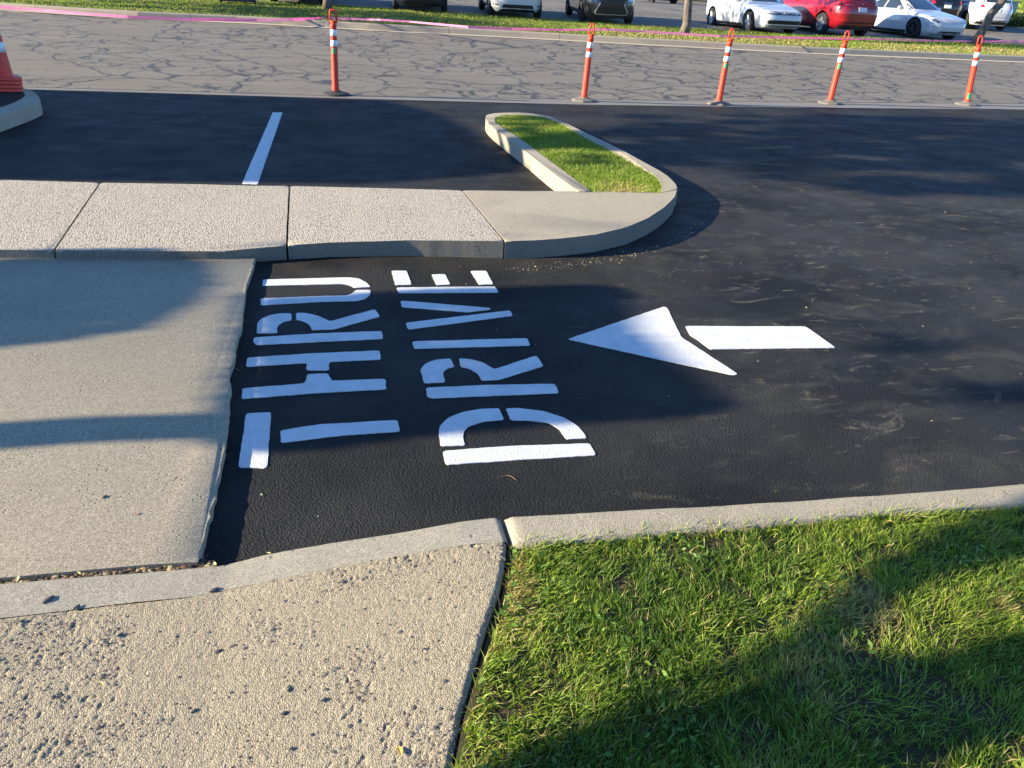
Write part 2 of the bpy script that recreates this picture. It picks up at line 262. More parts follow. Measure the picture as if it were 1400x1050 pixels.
def mk_fresh():
    n = NT('fresh_asphalt')
    big = n.noise(.9, 4, .6); c = n.mix(n.ramp(big, [(.35, 0.), (.7, 1.)]), (.0120, .0120, .0122), (.041, .0395, .0370))
    # scuffs and dust dragged by tyres and shoes
    m1 = n.map((1.1, 2.0, 1), (0, 0, .5)); s1 = n.ramp(n.noise(1.7, 6, .66, m1, dist=1.), [(.50, 0.), (.72, 1.)])
    m2 = n.map((2.0, 4.6, 1), (0, 0, -.45), loc=(3, 1, 0)); s2 = n.ramp(n.noise(2.1, 5, .62, m2, dist=1.6), [(.585, 0.), (.72, 1.)])
    sx = n.N.new('ShaderNodeSeparateXYZ'); n.lk(n.co, sx.inputs[0])
    area_ = n.math('MULTIPLY', n.ramp(n.math('MULTIPLY', sx.outputs[0], .2), [(.15, .12), (.4, 1.)]), n.ramp(n.math('MULTIPLY', sx.outputs[1], .1), [(.55, 1.), (.95, .25)]))
    c = n.mix(n.math('MULTIPLY', n.math('MULTIPLY', s1, area_), .5), c, (.095, .085, .070))
    c = n.mix(n.math('MULTIPLY', n.math('MULTIPLY', s2, area_), .8), c, (.15, .13, .10))
    # dusty band along the kerb of the sidewalk
    dz = n.math('MULTIPLY', n.ramp(n.math('ABSOLUTE', n.math('SUBTRACT', sx.outputs[1], 4.55)), [(0., 1.), (.45, 0.)]), n.ramp(n.noise(3.5, 5, .65), [(.42, 0.), (.7, 1.)]))
    c = n.mix(n.math('MULTIPLY', dz, .45), c, (.07, .062, .05))
    sp = n.ramp(n.voro(300, out='Color'), [(.0, 0.), (.90, 0.), (.96, 1.)]); c = n.mix(n.math('MULTIPLY', sp, .30), c, (.11, .105, .10))
    dots = n.ramp(n.voro(22), [(.0, 1.), (.035, 1.), (.055, 0.)]); dm = n.ramp(n.noise(4., 2), [(.5, 0.), (.6, 1.)])
    c = n.mix(n.math('MULTIPLY', n.math('MULTIPLY', dots, dm), .35), c, (.16, .145, .12))
    h1 = n.ramp(n.voro(125), [(0, 1.), (.75, 0.)]); h2 = n.noise(260, 3, .7)
    b = n.bump(h1, .0046, 1.); b = n.bump(h2, .0035, .95, b); b = n.bump(n.noise(5, 3), .02, .35, b)
    r = n.ramp(n.noise(3., 4), [(.3, .58), (.7, .78)])
    return n.done(c, r, b, .13)
def mk_old():
    n = NT('old_asphalt')
    wob = n.noise(1.6, 3, .6, out='Color'); co = n.N.new('ShaderNodeVectorMath'); co.operation = 'MULTIPLY_ADD'
    n.lk(wob, co.inputs[0]); co.inputs[1].default_value = (.75, .75, 0); n.lk(n.co, co.inputs[2])
    base = n.mix(n.noise(.35, 4), (.155, .136, .108), (.235, .208, .168))
    st = n.map((.25, 2.2, 1), (0, 0, -.12)); base = n.mix(n.ramp(n.noise(1.1, 4, .6, st), [(.35, 0.), (.75, .45)]), base, (.11, .105, .10))
    agg = n.ramp(n.voro(95, out='Color'), [(0, .62), (1, 1.3)]); base = n.mix(.6, base, agg, 'MULTIPLY')
    def crack(sc, w, seed, rnd=1.):
        mp = n.map((1, 1, 1), (0, 0, seed), co.outputs[0], (seed*7, seed*3, 0))
        return n.ramp(n.voro(sc, 'DISTANCE_TO_EDGE', co=mp, rnd=rnd), [(w*.5, 1.), (w, 0.)])
    k1 = crack(.55, .020, .3); k2 = crack(1.7, .050, 1.7)
    mk = n.ramp(n.noise(.33, 2), [(.43, 0.), (.50, 1.)]); k2 = n.math('MULTIPLY', k2, mk)
    wv = n.noise(.55, 4, .6); k3 = n.ramp(n.math('ABSOLUTE', n.math('SUBTRACT', wv, .5)), [(.0018, 1.), (.0032, 0.)]); k = n.math('MAXIMUM', n.math('MAXIMUM', k1, k2), k3); k = n.math('MULTIPLY', k, n.ramp(n.noise(.8, 2), [(.30, .45), (.42, 1.)]))
    c = n.mix(n.math('MULTIPLY', k, .92), base, (.048, .045, .042))
    b = n.bump(n.noise(90, 3), .004, .8)
    return n.done(c, n.math('SUBTRACT', .9, n.math('MULTIPLY', k, .25)), b, .35)
def mk_conc(name, c1, c2, fine=0, agg=0., pits=0., scale=1., dark=None, rough=.88, grain=.5, stones=None):
    n = NT(name)
    base = n.mix(n.noise(2.3*scale, 5, .62), c1, c2)
    st = n.ramp(n.noise(.9, 5, .7, n.map((1, 1.6, 1))), [(.5, 0.), (.75, .35)]); base = n.mix(st, base, tuple(v*.72 for v in c1))
    g = n.noise(330, 3, .75); base = n.mix(grain, base, n.ramp(g, [(.36, .35), (.64, 1.55)]), 'MULTIPLY')
    g2 = n.voro(230, out='Color'); base = n.mix(.5, base, n.ramp(g2, [(0, .6), (1, 1.35)]), 'MULTIPLY')
    b = n.bump(g, .0022, 1.)
    if fine:
        vc = n.voro(fine, out='Color'); base = n.mix(n.ramp(vc, [(.55, 0.), (.95, .6)]), base, n.ramp(n.voro(fine*.7, out='Color'), [(0, (.13, .10, .08)), (.5, (.38, .30, .21)), (1, (.62, .56, .45))]))
        b = n.bump(n.ramp(n.voro(fine), [(0, 1.), (.7, 0.)]), .0022, .8, b)
    if agg:
        va = n.voro(agg); vc = n.voro(agg, out='Color')
        stc = n.ramp(vc, [(0., (.24, .20, .17)), (.25, (.42, .36, .29)), (.5, (.55, .49, .40)), (.75, (.46, .44, .42)), (1., (.62, .57, .50))])
        base = n.mix(.6, base, stc)
        base = n.mix(n.ramp(va, [(.45, 0.), (.75, .75)]), base, (.12, .10, .082))
        b = n.bump(n.ramp(va, [(0., 1.), (.75, 0.)]), .005, .8, b)
    if pits:
        v = n.voro(38 * pits); mask = n.ramp(n.noise(5, 3), [(.48, 0.), (.66, 1.)]); pit = n.math('MULTIPLY', n.ramp(v, [(.10, 1.), (.22, 0.)]), mask)
        base = n.mix(n.math('MULTIPLY', pit, .6), base, (.10, .085, .07)); b = n.bump(n.math('SUBTRACT', 1., pit), .004, .9, b)
    b = n.bump(n.noise(14, 4), .004, .3, b)
    return n.done(base, rough, b, .3)
def mk_paint(name='road_paint'):
    n = NT(name)
    w = n.noise(9, 4, .6); c = n.mix(n.ramp(w, [(.35, 0.), (.75, 1.)]), (.76, .76, .74), (.62, .62, .60))
    fl = n.ramp(n.noise(150, 3, .7), [(.27, 1.), (.36, 0.)]); c = n.mix(n.math('MULTIPLY', fl, .6), c, (.20, .20, .20))
    h1 = n.ramp(n.voro(165), [(0, 1.), (.75, 0.)]); b = n.bump(h1, .0028, .8); b = n.bump(n.noise(300, 3), .0018, .8, b)
    rid = n.ramp(n.noise(16, 4, .7, dist=2.), [(.46, 0.), (.5, 1.), (.54, 0.)]); b = n.bump(rid, .002, .5, b)
    return n.done(c, .55, b, .4)
def mk_attr(name, rough=.55, trans=.35, spec=.3):
    n = NT(name); a = n.N.new('ShaderNodeAttribute'); a.attribute_name = 'col'
    n.done(a.outputs['Color'], rough, None, spec)
    t = n.N.new('ShaderNodeBsdfTranslucent'); n.lk(n.mix(1., a.outputs['Color'], (1.5, 1.6, .6, 1), 'MULTIPLY'), t.inputs['Color'])
    mx = n.N.new('ShaderNodeMixShader'); mx.inputs[0].default_value = trans
    n.lk(n.b.outputs[0], mx.inputs[1]); n.lk(t.outputs[0], mx.inputs[2]); n.lk(mx.outputs[0], n.N['Material Output'].inputs[0])
    return n.m
def mk_bark():
    n = NT('bark'); m = n.map((1, 1, .25)); f = n.noise(9, 5, .65, m)
    c = n.ramp(f, [(.3, (.07, .06, .05)), (.5, (.15, .125, .10)), (.7, (.23, .195, .155))])
    return n.done(c, .9, n.bump(n.noise(22, 5, .6, m), .02, .8), .2)
def mk_soil(name, a, b, sc=40):
    n = NT(name); f = n.noise(sc, 5, .7); c = n.mix(f, a, b)
    return n.done(c, .95, n.bump(n.noise(sc*2, 4, .7), .01, 1.), .2)
M['fresh'] = mk_fresh(); M['old'] = mk_old()
M['walk'] = mk_conc('exposed_aggregate', (.58, .49, .34), (.68, .585, .415), agg=105)
M['ksmooth'] = mk_conc('kerb_concrete', (.36, .31, .225), (.50, .44, .325), grain=1., pits=.6, fine=240)
M['apron'] = mk_conc('apron_concrete', (.36, .305, .215), (.44, .375, .268), agg=0, pits=1.1, grain=1.)
M['front'] = mk_conc('front_concrete', (.345, .290, .196), (.425, .360, .245), pits=1.3, grain=1., fine=260)
M['frontk'] = mk_conc('front_kerb_concrete', (.34, .305, .235), (.42, .38, .295), grain=.9, pits=.6)
M['kface'] = mk_conc('shaded_weathered_kerb_face', (.15, .135, .11), (.27, .24, .195), grain=1., pits=.8)  # dark front-face concrete: weathering plus shade put into the colour
M['farkerb'] = mk_conc('far_kerb_concrete', (.33, .28, .215), (.41, .35, .27), grain=.3)
M['gutter'] = mk_conc('gutter_concrete', (.46, .39, .30), (.54, .46, .36), grain=.3)
M['strip'] = mk_conc('grey_strip', (.19, .18, .165), (.24, .225, .20), grain=.5)
M['paint'] = mk_paint()
M['blade'] = mk_attr('grass_blade', .5, .32); M['leaf'] = mk_attr('tree_leaf', .5, .25)
M['bark'] = mk_bark()
M['thatch'] = mk_soil('thatch_soil', (.035, .028, .016), (.12, .10, .05), 60)
M['soil'] = mk_soil('soil', (.03, .024, .018), (.085, .065, .045), 30)
M['mulch'] = mk_soil('mulch', (.010, .009, .008), (.035, .028, .024), 45)
M['dirt'] = mk_soil('joint_dirt', (.05, .033, .022), (.17, .12, .08), 90)
M['tar'] = simple('tar', (.02, .02, .021), .8)
M['orange'] = simple('orange_plastic', (.80, .045, .010), .5, coat=.0, var=.25, scale=22)
M['orange_d'] = simple('worn_orange_plastic', (.60, .045, .018), .65, var=.3, scale=25)
M['white_r'] = simple('reflective_white', (.80, .80, .78), .35, var=.06)
M['rubber'] = simple('black_rubber', (.035, .034, .033), .75, var=.3)
M['rubber_g'] = simple('dusty_rubber', (.15, .14, .12), .85, var=.3)
M['green_s'] = simple('green_sticker', (.03, .42, .16), .5)
M['coneorange'] = simple('cone_red_plastic', (.70, .045, .02), .5, var=.15, scale=14)
M['pink'] = simple('pink_tape', (.95, .32, .58), .5, var=.15, scale=4)
M['rockdark'] = simple('dark_pebble', (.085, .08, .078), .7, var=.4, scale=60)

# ---------------------------------------------------------------- ground heights
def street_z(y): return 0. if y < 12.6 else .025*(y-12.6)
def lot_z(y): return lerp(y, [0, 26, 28, 38, 400], [.5, .5, .5, .95, .95])
def slab_z(x, y=0): return lerp(x, [-.6, 1., 2.5, 3.5], [.085, .115, .135, .14])
def front_z(x, y=0): return lerp(x, [-.75, -.35, .35, .6], [.04, .045, .10, .11])
FE = D['fresh_edge']; SE = D['seam']; GU = D['gutter']; VB = D['verge_back']
def line_y(L_, x): return lerp(x, [p[0] for p in L_], [p[1] for p in L_])

# ---------------------------------------------------------------- the setting
G_ = 700
o = mesh('ground', [(-G_, -G_, -.12), (G_, -G_, -.12), (G_, 12, -.12), (-G_, 12, -.12)], [(0, 1, 2, 3)], M['soil']); tag(o, 'bare ground below the pavements', kind='structure')
xs = list(np.linspace(-60, 60, 61))
v = []; f = []
for i, x in enumerate(xs):
    ye = line_y(FE, x) if -7.5 < x < 20 else (12.23 if x < 0 else 12.7)
    v += [(x, -30, 0), (x, ye+.02*random.uniform(-1, 1), 0)]
    if i: f.append((2*i-2, 2*i, 2*i+1, 2*i-1))
o = mesh('driveway', v, f, M['fresh']); tag(o, 'fresh black sealed asphalt of the drive through lane and stalls', kind='structure')
# old street: dense in x so its edges follow the back-projected outlines
v = []; f = []; xs = list(np.linspace(-60, 60, 121)); nr = 10
for i, x in enumerate(xs):
    y0 = 12.0 - .6; y1 = line_y(GU, x)
    for j in range(nr):
        y = y0+(y1-y0)*j/(nr-1); v.append((x, y, street_z(y)-.004 if j else -.004))
    if i:
        for j in range(nr-1): f.append(((i-1)*nr+j, i*nr+j, i*nr+j+1, (i-1)*nr+j+1))
o = mesh('road', v, f, M['old']); tag(o, 'worn grey street with crack sealing lines', kind='structure')
def strip_along(name, L0, off0, L1, off1, zf, mat, x0=-60, x1=60, step=1., kind='structure', label=None):
    v = []; f = []; n = int((x1-x0)/step)
    for i in range(n+1):
        x = x0+i*step; a = line_y(L0, x)+off0; b = line_y(L1, x)+off1
        v += [(x, a, zf(a)), (x, b, zf(b))]
        if i: f.append((2*i-2, 2*i, 2*i+1, 2*i-1))
    o = mesh(name, v, f, mat); tag(o, label, kind=kind); return o
strip_along('road_edge_strip', FE, .0, SE, -.03, lambda y: street_z(y)+.004, M['strip'], -8, 22, .5, label='pale strip between the new asphalt and the old street')
strip_along('road_seam', SE, -.03, SE, .015, lambda y: street_z(y)+.006, M['tar'], -8, 22, .5, label='dark sealed seam along the old street')
# gutter pan, kerb stones, verge
strip_along('gutter', GU, .0, GU, .36, lambda y: street_z(y)+.006, M['gutter'], label='pale concrete gutter pan of the far kerb')
kerb = empty('far_kerb', (0, 22, 0)); tag(kerb, 'long concrete kerb between the cracked street and the grass verge', 'kerb')
js = [-60, -52, -44, -36, -28, -20, -14.3, -10.8] + D['joints'] + [21.6, 24.8, 28, 34, 42, 50, 60]
for a, b in zip(js, js[1:]):
    n = max(2, int((b-a)/1.)); bm = bmesh.new(); rows = []
    for k in range(n+1):
        x = a+.006+(b-a-.012)*k/n; y = line_y(GU, x)+.36; z = street_z(y)
        rows.append([bm.verts.new(p) for p in [(x, y, z-.05), (x, y, z+.01), (x, y+.03, z+.12), (x, y+.05, z+.145), (x, y+.075, z+.155), (x, y+.19, z+.155), (x, y+.19, z-.05)]])
    for r0, r1 in zip(rows, rows[1:]):
        for k in range(6): bm.faces.new((r0[k], r1[k], r1[k+1], r0[k+1]))
    bm.faces.new(rows[0]); bm.faces.new(rows[-1][::-1])
    o = bmobj('kerb_stone', bm, M['farkerb'], kerb); o.location = -kerb.location
def verge_z(x, y):
    y0 = line_y(GU, x)+.55; y1 = line_y(VB, x); t = min(1, max(0, (y-y0)/max(.1, y1-y0)))
    return (street_z(y0)+.135)*(1-t)+(lot_z(y1)+.03)*t
v = []; f = []; xs = list(np.linspace(-60, 60, 121)); nr = 6
for i, x in enumerate(xs):
    y0 = line_y(GU, x)+.55; y1 = line_y(VB, x)
    for j in range(nr): y = y0+(y1-y0)*j/(nr-1); v.append((x, y, verge_z(x, y)))
    if i:
        for j in range(nr-1): f.append(((i-1)*nr+j, i*nr+j, i*nr+j+1, (i-1)*nr+j+1))
o = mesh('verge_soil', v, f, M['thatch'], smooth=True); tag(o, 'soil under the grass verge by the street', kind='structure')
v = []; f = []
for i, x in enumerate(np.linspace(-60, 60, 61)):
    y1 = line_y(VB, x)
    ys = [y1-.2]+[28.5+(y1-26)*.05+k for k in (3, 6, 9, 14, 30, 80, 300)]
    if ys[1] < y1+1: ys[1] = y1+1.5
    for y in ys: v.append((x*(1 if y < 60 else 8), y, lot_z(y) if y < 150 else .95))
    n_ = len(ys)
    if i:
        for j in range(n_-1): f.append(((i-1)*n_+j, i*n_+j, i*n_+j+1, (i-1)*n_+j+1))
o = mesh('parking_lot', v, f, M['old']); tag(o, 'old grey asphalt of the far parking lot', kind='structure')
strip_along('lot_kerb', VB, -.02, VB, .10, lambda y: lot_z(y)+.05, M['farkerb'], label='thin concrete edging along the far parking lot')
strip_along('lot_kerb_face', VB, -.02, VB, -.02, lambda y: lot_z(y)+.085, M['farkerb']) if False else None

# sidewalk slabs
walk = empty('sidewalk', (0, 5.5, 0)); tag(walk, 'raised exposed aggregate concrete sidewalk between the lane and the stalls', kind='structure')
for i, p in enumerate(D['slab']):
    p = subdiv(offset(p, .0065), .035, .0014) if i < 3 else subdiv(offset(p, .006), .035, .0010)
    if i == 0:
        q = subdiv(offset([(-9.5, 5.4), (-9.5, 6.9), (-3.796, 6.469), (-3.442, 4.966)], .006), .5)
        o = prism('slab', q, slab_z, -.1, M['walk'], walk, .012); o.location = -walk.location
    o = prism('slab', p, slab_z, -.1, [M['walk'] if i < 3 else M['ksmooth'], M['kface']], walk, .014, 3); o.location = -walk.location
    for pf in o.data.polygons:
        if pf.normal.y < -.25 and pf.normal.z < .45: pf.material_index = 1  # sides turned away from the sun take the concrete with painted-in shade
sheet('joint_dirt', [(-9, 5.0), (-9, 6.3), (2.2, 5.8), (1.9, 5.0), (1.2, 4.8)], .045, M['dirt'], walk).location = -walk.location
# island kerb and turf soil
isl = empty('island_kerb', (2.4, 7.5, 0)); tag(isl, 'pale concrete kerb around the grass island', kind='structure')
ko, ki = D['kerb_o'], D['kerb_i']
o = prism('kerb_band', subdiv(ko[:1]+smooth_poly(ko, 1, closed=False)+ko[-1:]+ki[:1]+smooth_poly(ki, 1, closed=False)+ki[-1:], .05, .0016), .14, -.1, M['ksmooth'], isl, .014, 3); o.location = -isl.location
turf = [(x, y) for x, y in offset(ki, -.01)]
o = sheet('island_soil', turf, .112, M['thatch']); tag(o, 'soil under the island grass', kind='structure')
# apron
ap = subdiv(D['apron'], .03, .0035, closed=False)
app = ap+D['apron_front']+[(-9.5, 2.0), (-9.5, 5.32)]+D['apron_back'][:-1]
o = prism('apron', app, .035, -.1, M['apron'], None, .008, 3); tag(o, 'old concrete apron left of the fresh asphalt', kind='structure')
jd = D['apron_front']+[(-9.5, 2.0), (-9.5, 1.93)]+D['fk_top'][:6]
o = sheet('joint_soil', [(-9.5, 2.03), (-.44, 1.93), (-.40, 1.90), (-.40, 1.83), (-9.5, 1.9)], .022, M['dirt']); tag(o, 'dirt filled joint between the apron and the near kerb', kind='structure')
# front sidewalk: two structured meshes (kerb strip, slab) with worn relief
def grid_mesh(name, X, Y, Z, mat, parent=None):
    ny, nx = X.shape; v = np.stack([X.ravel(), Y.ravel(), Z.ravel()], 1).astype(np.float32)
    i = np.arange((ny-1)*(nx-1)); r = i//(nx-1); c = i % (nx-1); a = r*nx+c
    q = np.stack([a, a+1, a+nx+1, a+nx], 1).astype(np.int32)
    me = bpy.data.meshes.new(name); me.vertices.add(len(v)); me.vertices.foreach_set('co', v.ravel())
    me.loops.add(q.size); me.loops.foreach_set('vertex_index', q.ravel())
    me.polygons.add(len(q)); me.polygons.foreach_set('loop_start', np.arange(0, q.size, 4, dtype=np.int32))
    me.update(calc_edges=True); me.validate()
    return link(name, me, mat, parent, True)
fz = np.vectorize(front_z)
fkt, fkb = np.array(D['fk_top']), np.array(D['fk_bot']); fe = np.array(D['fs_edge'])[::-1]
kt = lambda x: np.interp(x, fkt[:, 0], fkt[:, 1]); kb = lambda x: np.interp(x, fkb[:, 0], fkb[:, 1])
fs = empty('front_sidewalk', (0, 1.3, 0)); tag(fs, 'near pitted concrete sidewalk sloping down to the apron', kind='structure')
nx, ny = 560, 320
U, W_ = np.meshgrid(np.linspace(0, 1, nx), np.linspace(0, 1, ny)); yb = .25+(1.75-.25)*W_
XE = np.interp(yb, fe[:, 1], fe[:, 0]); X = -1.5+U**.8*(XE+1.5); Y = .25+W_*(kb(X)-.25)
rough = (noise2(X, Y, 170, 3)-.5)*.0013+(noise2(X, Y, 80, 4)-.5)*.0012+(noise2(X, Y, 3, 5)-.5)*.004
Z = fz(X)+rough
pw = np.clip((noise2(X, Y, 4.5, 9)-.42)*3.5+np.clip((-X-.3)*.5, 0, .4), .22, 1)
pit = np.clip((noise2(X, Y, 115, 6)*.7+noise2(X, Y, 50, 7)*.3-.60)*9, 0, 1)*pw; Z -= pit*.0022*(.4+1.2*noise2(X, Y, 37, 8))
edge = np.clip(1-(XE-X)/.018, 0, 1); Z -= .012*edge**2; Z -= .003*np.clip(1-(kb(X)-Y)/.008, 0, 1)*np.clip((-X-.15)*4, 0, 1)
X2 = np.hstack([X, X[:, -1:]+.002]); Y2 = np.hstack([Y, Y[:, -1:]]); Z2 = np.hstack([Z, Z[:, -1:]*0-.05])
o = grid_mesh('slab', X2, Y2, Z2, M['front'], fs); o.location = -fs.location
FRONT = (X, Y, Z)
U, W_ = np.meshgrid(np.linspace(-2.3, .4665, 260), np.linspace(0, 1, 22)); X = U; Y = kb(X)+W_*(kt(X)-kb(X))
Z = fz(X)+(noise2(X, Y, 70, 3)-.5)*.0012+(noise2(X, Y, 7, 5)-.5)*.004
Z -= np.clip((W_-.72)/.28, 0, 1)**2*.018*np.clip((X+.5)/.4, .25, 1); Z -= 0.010*np.clip(1-(.4665-X)/.012, 0, 1)**2
Y2 = np.vstack([Y, Y[-1:]+.004]); X2 = np.vstack([X, X[-1:]]); Z2 = np.vstack([Z, Z[-1:]*0-.05])
X2 = np.hstack([X2, X2[:, -1:]+.001]); Y2 = np.hstack([Y2, Y2[:, -1:]]); Z2 = np.hstack([Z2, Z2[:, -1:]*0-.05])
o = grid_mesh('kerb_strip', X2, Y2, Z2, M['frontk'], fs); o.location = -fs.location
o = prism('slab', [(-9, .2), (-1.5, .2), (-1.5, float(kb(-1.5))), (-2.3, float(kb(-1.88))), (-9, 1.6)], .039, -.1, M['front'], fs); o.location = -fs.location
o = prism('slab', [(-9, -4), (-1.5, -4), (-.05, -4), (.0, .24), (-1.5, .24), (-1.5, .195), (-9, .195)], lambda x, y: front_z(x)-.004, -.1, M['front'], fs); o.location = -fs.location
# near right kerb
rk = empty('near_kerb', (2, 1.75, 0)); tag(rk, 'near concrete kerb between the fresh asphalt and the lawn', kind='structure')
rt_, rb_ = np.array(D['rk_top']), np.array(D['rk_bot']); pass
kX = np.linspace(.4795, 9, 340)
ktop = np.interp(kX, rt_[:, 0], rt_[:, 1]); kbot = np.interp(kX, rb_[:, 0], rb_[:, 1])
for i_, x in enumerate(kX):
    if x > 6.1: ktop[i_] = 1.57-(x-6.1)*.05; kbot[i_] = 1.42-(x-6.1)*.05
Wv = np.array([-.001, 0, .12, .3, .5, .7, .82, .9, .96, 1., 1.0]); Zp = np.array([-.16, .0, .002, .002, .001, .0, -.003, -.008, -.016, -.03, -.16])
X, W_ = np.meshgrid(kX, Wv); Y = kbot+W_*(ktop-kbot); Z = .11+Zp[:, None]+(noise2(X, Y, 60, 3)-.5)*.0015+(noise2(X, Y, 6, 5)-.5)*.004
Z -= .010*np.clip(1-(X-.4795)/.012, 0, 1)**2
X = np.hstack([X[:, :1]-.001, X]); Y = np.hstack([Y[:, :1], Y]); Z = np.hstack([Z[:, :1]*0-.05, Z])
Y[:, ] += 0
o = grid_mesh('kerb_stone', X[::-1], Y[::-1], Z[::-1], M['ksmooth'], rk); o.location = -rk.location
# lawn soil
def lawn_edge(x): return lerp(x, list(kX), list(kbot))
lv = [(.495, 1.735)]+[(float(a), float(b)-.004) for a, b in zip(kX[8::12], kbot[8::12])]+[(9, -6), (-.05, -6), (.02, .3)]
lv += [(float(a)+.004, float(b)) for a, b in np.array(D['fs_edge'])[::-1]]
o = sheet('lawn_soil', lv, .084, M['thatch']); tag(o, 'soil and thatch under the near lawn', kind='structure')

# planter bed at left
pl = empty('planter_kerb', (-4.2, 10, 0)); tag(pl, 'shaded concrete kerb of the mulch bed at the left', kind='structure')
po = offset(smooth_poly(D['pl_out'], 1), 0)
o = prism('kerb_band', po, .15, -.1, M['ksmooth'], pl, .014, 4); o.location = -pl.location
o = sheet('mulch_bed', smooth_poly(D['pl_in'], 1), .156, M['mulch']); tag(o, 'dark mulch inside the planter bed', kind='structure')

# ---------------------------------------------------------------- markings
def rounded(poly, r=.008):
    out = []
    n = len(poly)
    for i in range(n):
        a, b, c = Vector(poly[i-1]), Vector(poly[i]), Vector(poly[(i+1) % n]); rr = min(r, (a-b).length*.3, (c-b).length*.3)
        out += [tuple(b+(a-b).normalized()*rr), tuple(b+(c-b).normalized()*rr)]
    return out
def stroke(bm, poly, jit=.0016):
    p = subdiv(rounded(poly), .018, jit)
    if area(p) < 0: p = p[::-1]
    t = [bm.verts.new((x, y, .0034)) for x, y in p]; b = [bm.verts.new((x, y, -.002)) for x, y in p]; n = len(p)
    top = bm.faces.new(t)
    for i in range(n): bm.faces.new((t[i], b[i], b[(i+1) % n], t[(i+1) % n]))
    bmesh.ops.bevel(bm, geom=list(top.edges), offset=.0012, segments=1, affect='EDGES')
def word(name, data, label):
    w = empty(name, (.0, 3.4, 0)); tag(w, label, 'road marking')
    for ch, strokes in data:
        bm = bmesh.new()
        for s in strokes: stroke(bm, s)
        o = bmobj('letter', bm, M['paint'], w); o['label'] = 'white stencilled letter '+ch; o.location = -w.location
word('painted_word', D['drive'], 'large white stencilled word DRIVE on the fresh asphalt, between THRU and the arrow')
word('painted_word', D['thru'], 'large white stencilled word THRU on the fresh asphalt, beside the concrete apron')
ar = empty('painted_arrow', (1.8, 3.3, 0)); tag(ar, 'white painted arrow pointing left towards the word DRIVE', 'road marking')
for nm, s in zip(('arrow_head', 'arrow_shaft'), D['arrow']):
    bm = bmesh.new(); stroke(bm, s); bmobj(nm, bm, M['paint'], ar).location = -ar.location
bm = bmesh.new(); stroke(bm, D['stripe'], .004); tag(bmobj('stall_stripe', bm, M['paint']), 'single white stripe dividing the dark parking stalls behind the sidewalk', 'road marking')

# ---------------------------------------------------------------- grass
def set_col(me, cols):
    a = me.attributes.new('col', 'FLOAT_COLOR', 'POINT'); a.data.foreach_set('color', np.hstack([cols, np.ones((len(cols), 1))]).astype(np.float32).ravel())
def tri_mesh(name, v, t, cols, mat, parent=None):
    me = bpy.data.meshes.new(name); me.vertices.add(len(v)); me.vertices.foreach_set('co', v.astype(np.float32).ravel())
    me.loops.add(t.size); me.loops.foreach_set('vertex_index', t.astype(np.int32).ravel())
    me.polygons.add(len(t)); me.polygons.foreach_set('loop_start', np.arange(0, t.size, 3, dtype=np.int32))
    me.update(calc_edges=True); set_col(me, cols)
    return link(name, me, mat, parent)
def blades(name, P3, ln, wd, mat, lean=(.3, .1), dry=None, parent=None, spread=1.):
    n = len(P3); rng = RNG
    L_ = ln[0]+(ln[1]-ln[0])*rng.random(n)**1.5; w = wd*(.6+.8*rng.random(n))
    fl = (noise2(P3[:, 0], P3[:, 1], 6, 71)-.5)*3.4+math.atan2(lean[1], lean[0]); lm = math.hypot(*lean)*(.5+noise2(P3[:, 0], P3[:, 1], 9, 72))
    ld = rng.normal(0, .5*spread, (n, 2))+np.stack([np.cos(fl)*lm, np.sin(fl)*lm], 1)
    up = np.stack([ld[:, 0], ld[:, 1], np.ones(n)], 1); up /= np.linalg.norm(up, axis=1)[:, None]
    th = rng.random(n)*2*np.pi; side = np.stack([np.cos(th), np.sin(th), np.zeros(n)], 1)
    side -= up*(side*up).sum(1)[:, None]; side /= np.linalg.norm(side, axis=1)[:, None]
    droop = np.stack([ld[:, 0], ld[:, 1], -.5*np.ones(n)], 1)*(L_*.35*rng.random(n))[:, None]
    s = side*w[:, None]*.5
    mid = P3+up*(L_*.55)[:, None]; tip = P3+up*L_[:, None]+droop
    V_ = np.stack([P3-s, P3+s, mid-s*.8, mid+s*.8, tip], 1).reshape(-1, 3)
    k = np.arange(n)*5; T_ = np.stack([np.stack([k, k+1, k+3], 1), np.stack([k, k+3, k+2], 1), np.stack([k+2, k+3, k+4], 1)], 1).reshape(-1, 3)
    d = noise2(P3[:, 0], P3[:, 1], 2.2, 11)*.6+noise2(P3[:, 0], P3[:, 1], 9, 12)*.4 if dry is None else dry
    mixv = np.clip(rng.random(n)*.55+(d-.35)*1.3, 0, 1)
    g1 = np.array([.075, .145, .016]); g2 = np.array([.245, .325, .042]); g3 = np.array([.44, .37, .15])
    c = g1+(g2-g1)*np.clip(mixv*1.6, 0, 1)[:, None]
    isdry = (rng.random(n) < .10+np.clip((d-.58)*2.6, 0, .75))[:, None]
    c = np.where(isdry, g3*(.55+.6*rng.random(n))[:, None], c)*(.75+.5*rng.random(n))[:, None]
    C5 = np.repeat(c, 5, 0)
    return tri_mesh(name, V_, T_, C5, mat, parent)
lawn = [(.505, 1.73)]+[(float(a), float(b)) for a, b in zip(kX[8::12], kbot[8::12])]
near = lawn[:20]; near = [p for p in lawn if p[0] < 3.0]+[(3.0, .3), (.1, .3), (.1, .9)]+[(float(a)+.012, float(b)) for a, b in np.array(D['fs_edge'])[::-1]]
q = sample_poly(near, 320000)
tuft = noise2(q[:, 0], q[:, 1], 30, 21); q = q[tuft+RNG.random(len(q))*.6 > .62]
bare = noise2(q[:, 0], q[:, 1], 3.1, 33); q = q[(bare < .80) | (RNG.random(len(q)) < .35)]
cl_ = noise2(q[:, 0], q[:, 1], 13, 73)*.6+noise2(q[:, 0], q[:, 1], 34, 74)*.4
